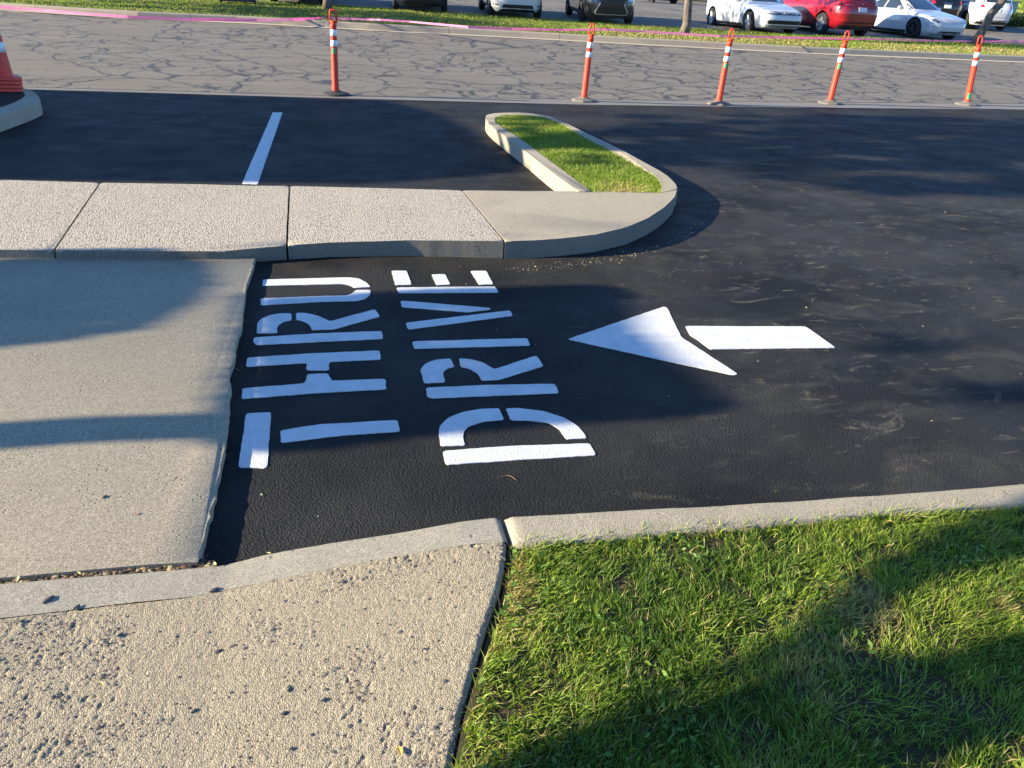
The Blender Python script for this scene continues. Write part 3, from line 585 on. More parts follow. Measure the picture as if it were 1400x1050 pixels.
q = q[(cl_ > .40) | (RNG.random(len(q)) < .28)]
P3 = np.column_stack([q, np.full(len(q), .081)])
ed = np.clip((q[:, 0]-np.interp(q[:, 1], fe[:, 1], fe[:, 0]))/.22, 0, 1)
dry = .74-.34*ed+(noise2(q[:, 0], q[:, 1], 2.6, 41)-.5)*.65+(noise2(q[:, 0], q[:, 1], 11, 42)-.5)*.45
px_ = np.exp(-(((q[:, 0]-1.38)/.22)**2+((q[:, 1]-1.34)/.10)**2)); dry = dry+px_*.5+np.exp(-(((q[:, 0]-.95)/.20)**2+((q[:, 1]-1.66)/.05)**2))*.35+np.exp(-(((q[:, 0]-1.95)/.3)**2+((q[:, 1]-1.25)/.12)**2))*.3
o = blades('grass', P3, (.012, .052), .0029, M['blade'], (.55, .2), dry, spread=1.25); tag(o, 'unmown green lawn with dry yellow tips beside the near sidewalk', kind='stuff')
# broad weed leaves scattered in the lawn
n = 9000; q = sample_poly(near, n); q = q[noise2(q[:, 0], q[:, 1], 4.2, 81) > .56]; n = len(q); ctr = np.column_stack([q, .085+.03*RNG.random(n)])
def leaf_quads(name, C_, size, c1, c2, mat, parent=None, flat=0., rng=RNG, kind=None):
    n = len(C_); a = rng.normal(size=(n, 3)); a[:, 2] *= (1-flat); a /= np.linalg.norm(a, axis=1)[:, None]
    b = rng.normal(size=(n, 3)); b[:, 2] *= (1-flat); b -= a*(a*b).sum(1)[:, None]; b /= np.linalg.norm(b, axis=1)[:, None]
    s = size*(.6+.8*rng.random(n))[:, None]
    V_ = np.stack([C_-a*s, C_-b*s*.45, C_+a*s, C_+b*s*.45], 1).reshape(-1, 3); k = np.arange(n)*4
    T_ = np.stack([np.stack([k, k+1, k+2], 1), np.stack([k, k+2, k+3], 1)], 1).reshape(-1, 3)
    c = np.array(c1)+(np.array(c2)-np.array(c1))*rng.random(n)[:, None]
    return tri_mesh(name, V_, T_, np.repeat(c, 4, 0), mat, parent)
o = leaf_quads('ground_cover', ctr, .010, (.08, .17, .03), (.17, .27, .05), M['blade'], flat=.6); tag(o, 'small broad weed leaves among the lawn blades', kind='stuff')
# rest of lawn, coarser
far_l = [(3.0, 1.6), (9, 1.25), (9, -3), (.1, -3), (.1, .3), (3., .3)]
q = sample_poly(far_l, 26000); o = blades('grass', np.column_stack([q, np.full(len(q), .072)]), (.03, .08), .007, M['blade'], (.5, .25)); tag(o, 'lawn continuing to the right along the near kerb', kind='stuff')
xk = .5+RNG.random(5000)*4.0; q = np.column_stack([xk, np.interp(xk, kX, kbot)-np.abs(RNG.normal(0, .012, 5000))+.004])
o = blades('dry_thatch', np.column_stack([q, np.full(len(q), .088)])[RNG.random(5000) < .55], (.02, .07), .003, M['blade'], (.5, .5), np.full(int(0)+len(q), .95)[:0] if False else None, spread=1.4); tag(o, 'dry runners creeping over the near kerb edge', kind='stuff')
# island
q = sample_poly(turf, 70000); d = noise2(q[:, 0], q[:, 1], 1.7, 51)*.7+noise2(q[:, 0], q[:, 1], 7, 52)*.3
edg = np.clip((2.15-q[:, 0])/.2, 0, 1)*.25*(np.abs(q[:, 1]-7.6) < 1.2); d = np.clip(d+edg+.02, 0, 1)
q = q[(d < .68) | (RNG.random(len(q)) < .5)]; d = noise2(q[:, 0], q[:, 1], 1.7, 51)*.7+noise2(q[:, 0], q[:, 1], 7, 52)*.3+.04
o = blades('grass', np.column_stack([q, np.full(len(q), .108)]), (.025, .06), .006, M['blade'], (.3, .1), d); tag(o, 'short patchy grass growing inside the kerbed island', kind='stuff')
# verge
n = 95000; x = -16+RNG.random(n)*48; y0 = np.interp(x, [p[0] for p in GU], [p[1] for p in GU])+.57; y1 = np.interp(x, [p[0] for p in VB], [p[1] for p in VB])-.02
y = y0+(y1-y0)*RNG.random(n); t = (y-y0)/(y1-y0)
z = (0.025*(y0-12.6)+.135)*(1-t)+(np.interp(y1, [0, 26, 28, 38, 400], [.5, .5, .5, .95, .95])+.03)*t
d = noise2(x, y, .55, 61)*.5+noise2(x, y, 2.5, 62)*.3+.12+.22*np.clip((x-3)/6, 0, 1)*(t < .55)
o = blades('grass', np.column_stack([x, y, z-.01]), (.03, .085), .020, M['blade'], (.2, .1), d); tag(o, 'grass verge between the far kerb and the parking lot', kind='stuff')

# ---------------------------------------------------------------- loose stones set in the worn slab
def pebbles(name, C_, size, mat_cols, kind='stuff', parent=None, flat=.5):
    n = len(C_); base = np.array([[1, 0, 0], [.3, .95, 0], [-.8, .6, 0], [-.8, -.6, 0], [.3, -.95, 0], [0, 0, 1]], float)
    F = np.array([[0, 1, 5], [1, 2, 5], [2, 3, 5], [3, 4, 5], [4, 0, 5]])
    th = RNG.random(n)*6.28; s = size*(.45+.9*RNG.random(n)+1.1*(RNG.random(n) > .93)); e = .6+.6*RNG.random(n)
    ca, sa = np.cos(th), np.sin(th); b = base[None]*np.stack([s, s*e, s*flat], 1)[:, None, :]*(1+.3*(RNG.random((n, 6, 1))-.5))
    V_ = np.stack([b[..., 0]*ca[:, None]-b[..., 1]*sa[:, None], b[..., 0]*sa[:, None]+b[..., 1]*ca[:, None], b[..., 2]], 2)+C_[:, None, :]
    T_ = (F[None]+(np.arange(n)*6)[:, None, None]).reshape(-1, 3)
    cols = np.array(mat_cols)[RNG.integers(0, len(mat_cols), n)]*(.7+.6*RNG.random(n))[:, None]
    return tri_mesh(name, V_.reshape(-1, 3), T_, np.repeat(cols, 6, 0), M['stone'], parent)
nn = NT('stone'); at = nn.N.new('ShaderNodeAttribute'); at.attribute_name = 'col'; M['stone'] = nn.done(nn.mix(.4, at.outputs['Color'], nn.ramp(nn.noise(300, 3), [(.3, .6), (.7, 1.4)]), 'MULTIPLY'), .75, None, .3)
X, Y, Z = FRONT; idx = RNG.integers(0, X.size, 200000); xx = X.ravel()[idx]; yy = Y.ravel()[idx]; zz = Z.ravel()[idx]
keep = np.clip((noise2(xx, yy, 4.5, 9)-.42)*3.5+np.clip((-xx-.3)*.5, 0, .4), 0, 1)**1.5*(noise2(xx, yy, 16, 14) > .5)+.10 > RNG.random(len(xx))*2.4
xx, yy, zz = xx[keep][:24000], yy[keep][:24000], zz[keep][:24000]
o = pebbles('gravel', np.column_stack([xx+RNG.normal(0, .003, len(xx)), yy+RNG.normal(0, .003, len(xx)), zz-.0012]), .0036, [(.30, .25, .18), (.09, .085, .08), (.38, .31, .22), (.20, .145, .11), (.06, .06, .065), (.13, .125, .12)]); tag(o, 'exposed pebbles in the worn near concrete', kind='stuff')
# grit lying on the asphalt and by the kerbs
q = sample_poly([(-.3, 1.95), (5, 1.9), (9, 5), (9, 11.5), (3.2, 11.5), (3.2, 6.2), (2.3, 4.6), (-.3, 4.6)], 320)
q2 = np.column_stack([np.linspace(1.1, 2.9, 260)+RNG.normal(0, .03, 260), 4.55+np.linspace(0, 1, 260)**2.2*1.0+RNG.normal(0, .04, 260)-.08])
q3 = np.column_stack([1.8+RNG.normal(0, .12, 40), 9.9+RNG.normal(0, .25, 40)]); q4 = np.column_stack([-3.0+RNG.normal(0, .1, 30), 10.2+RNG.normal(0, .3, 30)])
q = np.vstack([q, q2, q3, q4]); o = pebbles('grit', np.column_stack([q, np.full(len(q), .001)]), .0040, [(.34, .30, .24), (.5, .45, .36), (.2, .17, .13), (.45, .38, .15)]); tag(o, 'fine grit scattered on the fresh asphalt', kind='stuff')
q = np.column_stack([-3+2.6*RNG.random(1500), 1.90+RNG.normal(0, .014, 1500)]); o = pebbles('joint_litter', np.column_stack([q, np.full(len(q), .024)]), .006, [(.12, .07, .04), (.26, .17, .09), (.05, .035, .025), (.34, .28, .16)]); tag(o, 'leaf crumbs and dirt caught in the joint beside the apron', kind='stuff')
def dz(x, y): return front_z(x) if y < 1.9 else .035 if x < -.45 else 0.
for i, (x, y) in enumerate(D['debris']['stone']):
    bm = bmesh.new(); bmesh.ops.create_icosphere(bm, subdivisions=2, radius=1)
    s = random.uniform(.005, .008) if i > 4 else [.008, .014, .012, .009, .009][i]
    for v_ in bm.verts: v_.co *= 1+.25*(math.sin(v_.co.x*5+i)*math.cos(v_.co.y*4+i*2)); v_.co = Vector((v_.co.x*s*1.3, v_.co.y*s*.6, v_.co.z*s*.3))
    o = bmobj('pebble', bm, M['rockdark'], None, True); o.location = (x, y, dz(x, y)+.003); o.rotation_euler = (0, 0, random.uniform(.2, .9))
    lab = ['dark flat pebble alone on the sunlit apron', 'dark slanted stone on the near kerb strip at far left', 'grey flat stone on the seam behind the pitted slab', 'dark sliver of stone below the kerb seam at left'][i] if i < 4 else ['', '', '', '', 'grey pebble alone on the smooth middle of the near slab', 'dark pebble among dense gravel, near the slab seam', 'dark pebble just below another in the dense gravel', 'dark chip in the worn patch at the centre of the near slab', 'dark sliver low in the near slab, left of its centre', 'dark upright chip low in the near slab, right of its centre', 'dark pebble beside a group of chips low in the near slab', 'dark stone at the bottom edge of the near slab', 'blue grey chip close to the lawn edge of the near slab', 'grey flat stone at the far left under the slab seam'][i]
    tag(o, lab, 'pebble', 'dark pebbles on the near concrete' )
lc = [('golden', (.62, .36, .05)), ('yellow', (.70, .60, .18)), ('yellow', (.66, .58, .12)), ('yellow', (.66, .58, .22)), ('pale', (.6, .62, .25)), ('tan', (.5, .4, .22)), ('yellow', (.75, .66, .12)), ('yellow', (.7, .5, .14)), ('red', (.35, .13, .08)), ('red', (.36, .17, .10))]
ll = ['golden fallen leaf on the pitted slab near the lawn edge', 'yellow fallen leaf in the joint beside the apron', 'yellow leaf at the corner where apron, asphalt and kerb meet', 'yellow leaf on the asphalt by the near kerb', 'tiny pale leaf on the asphalt below the letter T', 'pale leaf curled in the joint at the far left', 'thin yellow leaf on the slab near the kerb gap', 'orange leaf among exposed pebbles', 'reddish leaf scrap on the sunlit apron, nearer one', 'reddish leaf scrap on the sunlit apron, farther one']
for (x, y), (nm, c), lb in zip(D['debris']['leaf'], lc, ll):
    s = .013 if nm in ('golden', 'tan') else .009; bm = bmesh.new()
    pts = [(-1, 0, 0), (-.5, .38, .12), (.2, .42, .16), (1, 0, .05), (.2, -.42, .1), (-.5, -.38, .1)]; vs = [bm.verts.new((a*s, b*s, cc*s)) for a, b, cc in pts]; c0 = bm.verts.new((0, 0, -.02*s))
    for k in range(6): bm.faces.new((vs[k], vs[(k+1) % 6], c0))
    key = 'leaf_'+nm
    if key not in M: M[key] = simple(nm+'_leaf', c, .6, var=.2, scale=150)
    o = bmobj('leaf', bm, M[key]); o.location = (x, y, dz(x, y)+.004); o.rotation_euler = (random.uniform(-.2, .2), .1, random.uniform(0, 6)); tag(o, lb, 'leaf', 'fallen leaves')
M['twig'] = simple('twig', (.30, .17, .09), .8)
for pts, lb in (([(.535, 2.222), (.555, 2.235), (.575, 2.236), (.592, 2.222), (.60, 2.20)], 'thin curved twig on the asphalt in front of the letter D'), ([(-.485, 3.18), (-.46, 3.2), (-.43, 3.21)], 'short twig at the apron edge beside the letter H')):
    bm = bmesh.new(); tube(bm, [(x, y, .006+(.03 if x < -.44 else 0)) for x, y in pts], [.0006, .0011, .0012, .0010, .0006][:len(pts)], 5); tag(bmobj('twig', bm, M['twig']), lb, 'twig')

# ---------------------------------------------------------------- delineator posts
def post_geo(face, sticker, grey, k):
    r = empty('delineator_post')
    bm = bmesh.new(); rings = lathe(bm, [(.0, .0), (.20, .0), (.20, .016), (.185, .030), (.10, .045), (.07, .062), (.0, .062)], 8 if not face else 20)
    bmobj('base', bm, M['rubber_g'] if grey else M['rubber'], r)
    bm = bmesh.new(); lathe(bm, [(.052, .05), (.052, .10), (.048, .12), (.047, .60), (.044, .62), (.042, .90), (.046, .91), (.046, .935), (.036, .955), (.02, .975), (0, .98)], 20)
    bmobj('tube', bm, M['orange_d'] if face else M['orange'], r, True)
    bm = bmesh.new()
    w = .044 if face else .034; hp = [(-w, .96), (-w*1.02, 1.04), (-w*.95, 1.10), (-w*.5, 1.135), (w*.5, 1.135), (w*.95, 1.10), (w*1.02, 1.04), (w, .96)]
    if face: hp = [(-w, .96), (-w, 1.10), (-w*.8, 1.125), (w*.8, 1.125), (w, 1.10), (w, .96)]
    tube(bm, [(x, 0, z) for x, z in hp], .0115, 8); box(bm, (0, 0, .975), (2*w, .03, .03))
    bmobj('handle', bm, M['orange'], r, True)
    for z0, z1 in ((.66, .735), (.795, .875)):
        bm = bmesh.new(); lathe(bm, [(.0455, z0-.002), (.0485, z0), (.0475, z1), (.0445, z1+.002)], 20); bmobj('reflective_band', bm, M['white_r'], r, True)
    if sticker:
        bm = bmesh.new(); z0, z1 = ((.56, .635) if sticker == 1 else (.10, .20)); v0 = []
        rows = [[bm.verts.new((.0515*math.sin(t), -.0515*math.cos(t), z)) for t in np.linspace(-.55, .35, 6)] for z in (z0, z1)]
        for a in range(5): bm.faces.new((rows[0][a], rows[0][a+1], rows[1][a+1], rows[1][a]))
        bmobj('sticker', bm, M['green_s'], r)
    return r
plab = ['scuffed orange delineator post with a wide square handle, standing alone behind the parking stalls', 'orange post without a sticker, on the street edge behind the grass island', 'orange post with green sticker, just left below the white sedan', 'leaning orange post with green sticker, standing below the red car', 'orange post overlapping the leaning tree trunk, sticker near its foot']
for i, (x, y, lean, ln, face, st) in enumerate(D['poles']):
    r = post_geo(face, st, i > 0, i); r.location = (x, y, street_z(y)+.004)
    r.scale = (ln/1.135,)*3; r.rotation_euler = (0, math.radians(lean), 0) if False else (0, 0, 0)
    for ch in r.children:
        if ch.name.split('.')[0] != 'base': ch.rotation_euler = (0, math.radians(lean), -.38 if not face else -.05)
        else: ch.rotation_euler = (0, 0, .2+i)
    tag(r, plab[i], 'traffic post', 'orange posts along the street edge')

# stacked cones
cx, cy, cz = D['cone']; cx = -3.73; cy = 10.9
def cone_geo(top):
    r = empty('traffic_cone')
    bm = bmesh.new(); p = .185; rr = .04
    poly = rounded(rounded([(-p, -p), (p, -p), (p, p), (-p, p)], .05), .02); t = [bm.verts.new((x, y, .034)) for x, y in poly]; b = [bm.verts.new((x*1.03, y*1.03, .0)) for x, y in poly]
    bm.faces.new(t); bm.faces.new(b[::-1])
    for k in range(len(poly)): bm.faces.new((t[k], b[k], b[(k+1) % len(poly)], t[(k+1) % len(poly)]))
    bmobj('base', bm, M['coneorange'], r)
    prof = [(.128, .02), (.118, .05), (.040, .74), (.036, .75), (.028, .745)]
    bm = bmesh.new(); lathe(bm, prof, 28); bmobj('shell', bm, M['coneorange'], r, True)
    if top:
        rad = lambda z: .118-(z-.05)*(.078/.69)+.002
        for z0, z1 in ((.30, .41), (.48, .59)):
            bm = bmesh.new(); lathe(bm, [(rad(z0)-.002, z0), (rad(z0), z0), (rad(z1), z1), (rad(z1)-.002, z1)], 28); bmobj('reflective_band', bm, M['white_r'], r, True)
    return r
cl = ['red traffic cone at the bottom of the stack in the mulch bed', 'second cone from the bottom of the stack in the mulch bed', 'third cone from the bottom of the stack in the mulch bed', 'topmost cone of the stack, with two white reflective bands showing']
for k in range(4):
    r = cone_geo(k == 3); r.location = (cx, cy, .158+k*.042); r.rotation_euler = (0, math.radians(3), .30+k*.05); tag(r, cl[k], 'traffic cone', 'traffic cones stacked in the mulch bed')

# pink flagging tape
def tape():
    P_ = [Vector(p) for p in D['tape']]
    pts = []
    for i in range(len(P_)-1):
        for k in range(5):
            q = P_[i].lerp(P_[i+1], k/5); pts.append(q)
    keep_ = []
    for q in pts:
        yk = line_y(GU, q.x)
        keep_.append(Vector((q.x, q.y, q.z)))
    bm = bmesh.new(); prev = None
    for i, q in enumerate(keep_):
        a = math.sin(i*.35)*.45; w = .026 if q.x < 1 else .017
        d = Vector((0, math.cos(a+1.2)*w, abs(math.sin(a+1.2))*w+.008)); e = (bm.verts.new(q-d), bm.verts.new(q+d))
        if prev: bm.faces.new((prev[0], e[0], e[1], prev[1]))
        prev = e
    bmesh.ops.solidify(bm, geom=bm.faces[:], thickness=.002)
    return bmobj('flagging_tape', bm, M['pink'])
tag(tape(), 'long pink flagging tape stretched along the kerb and the verge', 'tape')

# ---------------------------------------------------------------- trees
LF = ((.035, .075, .016), (.085, .14, .03))
def limbs(bm, base, top, targets, r0, r1):
    base, top = Vector(base), Vector(top); n = 7
    tube(bm, [base.lerp(top, k/n)+Vector((math.sin(k*1.7)*r0*.25, math.cos(k*2.1)*r0*.25, 0))*(0 if k in (0,) else 1) for k in range(n+1)], [r0*1.35]+[r0+(r1-r0)*k/n for k in range(1, n+1)], 12)
    for t in targets:
        t = Vector(t); m = top.lerp(t, .5)+Vector((random.uniform(-.1, .1), random.uniform(-.1, .1), random.uniform(0, .15)))
        tube(bm, [top-Vector((0, 0, .1)), m, t], [r1*.7, r1*.4, r1*.12], 6)
def crown_from_outline(polys, z0, tfun, dens, size, thick, shrink=.02, clump=None, rng=RNG):
    """leaves whose shade along the sun's rays falls within a ground outline"""
    out = []
    for poly, dn in polys:
        A = abs(area(poly)); n = int(A*dens*dn); s = sample_poly(offset(poly, shrink) if shrink else poly, n, rng)
        if clump:
            nc = max(3, int(A*clump[0]*dn)); c = sample_poly(poly, nc, rng); k = rng.integers(0, nc, n)
            tc = tfun(c[:, 0], c[:, 1])+rng.normal(0, thick, nc)
            C_ = np.column_stack([c, np.full(nc, z0)])-np.array(LD)*tc[:, None]
            out.append(C_[k]+rng.normal(0, clump[1], (n, 3))*np.array([1, 1, .55])); continue
        t = tfun(s[:, 0], s[:, 1])+rng.uniform(-thick, thick, n)
        out.append(np.column_stack([s, np.full(n, z0)])-np.array(LD)*t[:, None])
    return np.vstack(out)
def tree(name, label, base, top, r0, r1, leaves, lsize, group=None, cat='tree', loc_targets=7, tips=None):
    t = empty(name, base); tag(t, label, cat, group)
    bm = bmesh.new(); tips = leaves if tips is None else tips; tg = tips[RNG.integers(0, len(tips), loc_targets)] if loc_targets else []
    limbs(bm, base, top, [tuple(a) for a in tg], r0, r1); bmobj('trunk', bm, M['bark'], t, True).location = -Vector(base)
    o = leaf_quads('crown', leaves, lsize, LF[0], LF[1], M['leaf'], t); o.location = -Vector(base)
    return t
cosf = math.cos(SUN_EL)*math.cos(SUN_AZ); ty = math.tan(SUN_AZ)
# left, out of frame: the small trees whose shade crosses the lane
L1 = crown_from_outline([([(x, min(y, 4.80)) for x, y in D['sh_a']], 1.)], .035, lambda x, y: (x+7.5)/cosf, 3800, .035, .5)
tree('unseen_small_tree', 'small dense tree out of frame left of the apron, shading its far side', (-7.5, 4.7, 0), (-7.5, 4.7, 1.7), .08, .05, L1, .034)
L2 = crown_from_outline([([(max(x, -.405), y) for x, y in D['sh_b']], 1.), ([(-.41, 2.54), (-.2, 2.54), (-.2, 2.9), (-.41, 2.85)], 1.)], 0., lambda x, y: (x+6.3)/cosf, 3600, .035, .5)
L2s = crown_from_outline([(D['sh_f'], .5), (D['sh_g'], .7)], 0., lambda x, y: (x+6.3)/cosf, 1200, .03, .5, 0, (9, .07))
by = 2.63-ty*5.5-.12
tree('unseen_small_tree', 'small dense tree out of frame left of the apron, its trunk shade crossing it', (-6.3, by, 0), (-6.3, by+.22, 2.15), .105, .10, np.vstack([L2, L2s]), .034, loc_targets=0)
L3 = crown_from_outline([(D['sh_c'], 1.), (D['sh_d'], .85)], .12, lambda x, y: (x+3.6)/cosf, 3400, .03, .35)
tree('unseen_small_tree', 'small leaning tree out of frame beside the near sidewalk, shading the lawn', (-3.6, .80, 0), (-3.6, 1.15, 1.35), .05, .035, L3, .030)
# larger loose tree behind them: streaks over the island and the far asphalt
L4 = crown_from_outline([(D['sh_e'], 1.), ([(6.5, 9.6), (14, 9.0), (16, 10.9), (9, 11.0)], .6)], 0., lambda x, y: (x+9.2)/cosf, 620, .05, .8, 0, (5.0, .12))
L4b = crown_from_outline([(D['sh_i'], 1.)], .14, lambda x, y: (x+9.2)/cosf, 230, .05, .5, 0, (8, .06))
tree('shade_tree', 'loose tall tree out of frame left of the stalls, its shade streaking the island', (-9.2, 7.6, 0), (-9.2, 7.9, 3.2), .17, .12, np.vstack([L4, L4b]), .055, loc_targets=12, tips=L4[(L4[:, 1] > np.percentile(L4[:, 1], 55))])

# building left of the stalls (its shade covers them)
HB = 4.5; off = HB/math.tan(SUN_EL); ox, oy = off*math.cos(SUN_AZ), off*math.sin(SUN_AZ)
bp = [(.35, 6.76), (1.95, 7.25), (1.79, 9.4), (1.5, 10.7), (.93, 11.75), (-4.2, 12.15), (-6.8, 12.3)]
fp = [(x-ox, y-oy) for x, y in bp]+[(-22, 13.2), (-22, 8.3)]
bl = empty('low_building', (-15, 7.5, 0)); tag(bl, 'single storey tan building left of the parking stalls', 'building')
M['stucco'] = mk_conc('stucco', (.42, .35, .26), (.47, .40, .30), grain=.2); M['glass_d'] = simple('dark_glass', (.03, .035, .04), .08, spec=.6)
prism('wall', fp, HB-.25, -.1, M['stucco'], bl).location = -bl.location
prism('parapet', offset(fp, -.03), HB, HB-.25, M['ksmooth'], bl).location = -bl.location
for k in range(3):
    bm = bmesh.new(); a = Vector(fp[1]).lerp(Vector(fp[2]), .2+.3*k); box(bm, (a.x+.0, a.y, 1.6), (.12, .55, 1.5)); bmobj('window', bm, M['glass_d'], bl).location = -bl.location

# verge trees
def verge_tree(label, px, py, z, lean, r, crown_c, n=2600):
    C_ = []
    for k in range(26):
        c = np.array(crown_c)+RNG.normal(0, 1, 3)*np.array([1.3, 1.1, .8]); C_.append(c+RNG.normal(0, .32, (n//26, 3)))
    C_ = np.vstack(C_); return tree('verge_tree', label, (px, py, z), (px+lean, py, z+2.4), r, r*.75, C_, .10, 'trees on the verge')
for lb, key, ln, r in (('upright grey tree trunk on the verge beside the white sedan', 'tr1', .12, .135), ('grey tree trunk on the verge behind the scuffed orange post', 'tr2', .0, .13), ('tree with a trunk leaning right, on the verge behind the rightmost post', 'tr3', 1.1, .15)):
    x, y, z = D['w'][key] if key != 'tr3' else (22.5, 25.0, .56); verge_tree(lb, x, y, verge_z(x, y)-.05, ln, r, (x+ln*1.5, y+(1.6 if key == 'tr1' else 0), z+4.7), 1900)
verge_tree('verge tree at the far left end of the street', -12.5, 26.2, .45, 0, .14, (-12.5, 27.2, 5.), 5200)

# ---------------------------------------------------------------- cars
def paint(name, c, metal=0., rough=.28, coat=1.):
    n = NT(name); cc = n.mix(n.noise(2, 3), tuple(v*.96 for v in c), c); m = n.done(cc, rough, None, .5, metal, coat); return m
M['carwhite'] = paint('white_car_paint', (.62, .63, .64)); M['carred'] = paint('red_car_paint', (.26, .005, .013)); M['carblack'] = paint('black_car_paint', (.008, .008, .010))
M['cargrey'] = paint('grey_car_paint', (.085, .08, .075), .5); M['carsilver'] = paint('silver_car_paint', (.62, .64, .66), .2); M['carblue'] = paint('dark_blue_car_paint', (.012, .018, .035))
M['blackp'] = simple('black_trim', (.014, .014, .015), .5); M['tyre'] = simple('tyre_rubber', (.022, .022, .022), .85); M['rim'] = simple('alloy', (.55, .55, .56), .3, metal=.8)
M['rimd'] = simple('dark_alloy', (.03, .03, .032), .35, metal=.3); M['glass'] = simple('car_glass', (.025, .035, .04), .05, spec=.8, coat=1.); M['lamp'] = simple('headlamp', (.45, .47, .48), .12, coat=1., var=.4, scale=25)
M['tail'] = simple('tail_lamp', (.55, .01, .02), .2, coat=1.); M['chrome'] = simple('chrome', (.7, .7, .7), .15, metal=1.); M['plate'] = simple('licence_plate', (.72, .73, .70), .5, scale=40, var=.2)
SEDAN = dict(f=[(.17, -2.16), (.24, -2.26), (.45, -2.31), (.60, -2.28), (.69, -2.20), (.74, -2.05), (.80, -1.75), (.87, -1.35), (.92, -1.02), (.94, -.93), (1.10, -.62), (1.25, -.32), (1.37, -.05), (1.42, .12), (1.44, .45)],
    r=[(.17, 2.12), (.30, 2.24), (.6, 2.30), (.88, 2.27), (.96, 2.2), (1.0, 1.8), (1.1, 1.6), (1.28, 1.28), (1.38, 1.0), (1.44, .6)],
    w=[(.17, .80), (.28, .86), (.55, .895), (.78, .885), (.90, .86), (.95, .80), (1.15, .70), (1.36, .58), (1.42, .50), (1.44, .38)], top=1.44)
SUV = dict(f=[(.22, -2.12), (.34, -2.25), (.65, -2.29), (.85, -2.25), (.97, -2.14), (1.03, -1.9), (1.08, -1.4), (1.11, -1.08), (1.30, -.80), (1.50, -.48), (1.60, -.22), (1.66, .2)],
    r=[(.22, 2.12), (.4, 2.28), (.75, 2.31), (.92, 2.28), (1.05, 2.2), (1.3, 2.05), (1.5, 1.85), (1.6, 1.55), (1.66, 1.0)],
    w=[(.22, .82), (.36, .90), (.7, .93), (.95, .915), (1.05, .87), (1.12, .83), (1.4, .73), (1.6, .61), (1.66, .42)], top=1.66)
class Body:
    def __init__(s, sp, n=5.5): s.sp = sp; s.n = n
    def at(s, z):
        I = lambda k: lerp(z, [p[0] for p in s.sp[k]], [p[1] for p in s.sp[k]]); return I('f'), I('r'), I('w')
    def P(s, face, a, z, eps):
        f, r, w = s.at(z); cy = (f+r)/2; hl = (r-f)/2
        if face in 'fr':
            q = max(0., 1-min(1, abs(a/w))**s.n)**(1/s.n); sg = -1 if face == 'f' else 1; return Vector((a, cy+sg*(hl*q+eps), z))
        q = max(0., 1-min(1, abs((a-cy)/hl))**s.n)**(1/s.n); sg = -1 if face == 'l' else 1; return Vector((sg*(w*q+eps), a, z))
    def mesh(s):
        zs = sorted(set([p[0] for k in 'frw' for p in s.sp[k]]+[.35, .5, .65, 1.0, 1.2])); bm = bmesh.new(); rings = []; N = 64
        for z in zs:
            f, r, w = s.at(z); cy = (f+r)/2; hl = (r-f)/2; ring = []
            for k in range(N):
                t = 2*math.pi*k/N; c, q = math.cos(t), math.sin(t); e = 2/s.n
                ring.append(bm.verts.new((w*math.copysign(abs(c)**e, c), cy+hl*math.copysign(abs(q)**e, q), z)))
            rings.append(ring)
        for a, b in zip(rings, rings[1:]):
            for k in range(N): bm.faces.new((a[k], a[(k+1) % N], b[(k+1) % N], b[k]))
        bm.faces.new(rings[0][::-1]); bm.faces.new(rings[-1]); bmesh.ops.recalc_face_normals(bm, faces=bm.faces); return bm
def patch(B, name, face, poly, mat, parent, eps=.006, depth=.02, step=.12):
    """a shallow solid panel lying on the body surface; poly in (across, height)"""
    bm = bmesh.new(); bm.faces.new([bm.verts.new((a, z, 0)) for a, z in poly])
    xs_ = [p[0] for p in poly]; zs_ = [p[1] for p in poly]
    for lo, hi, nv in ((min(xs_), max(xs_), Vector((1, 0, 0))), (min(zs_), max(zs_), Vector((0, 1, 0)))):
        k = int((hi-lo)/step)
        for i in range(1, k+1):
            c = lo+(hi-lo)*i/(k+1); bmesh.ops.bisect_plane(bm, geom=bm.verts[:]+bm.edges[:]+bm.faces[:], plane_co=nv*c, plane_no=nv)
    inner = {}
    for v_ in bm.verts: inner[v_] = B.P(face, v_.co.x, v_.co.y, -depth)
    ext = bmesh.ops.extrude_face_region(bm, geom=bm.faces[:])
    nv_ = [g for g in ext['geom'] if isinstance(g, bmesh.types.BMVert)]
    outc = {v_: B.P(face, v_.co.x, v_.co.y, eps) for v_ in nv_}
    for v_, c in inner.items(): v_.co = c
    for v_, c in outc.items(): v_.co = c
    return bmobj(name, bm, mat, parent, False)
def rect(a0, a1, z0, z1): return [(a0, z0), (a1, z0), (a1, z1), (a0, z1)]
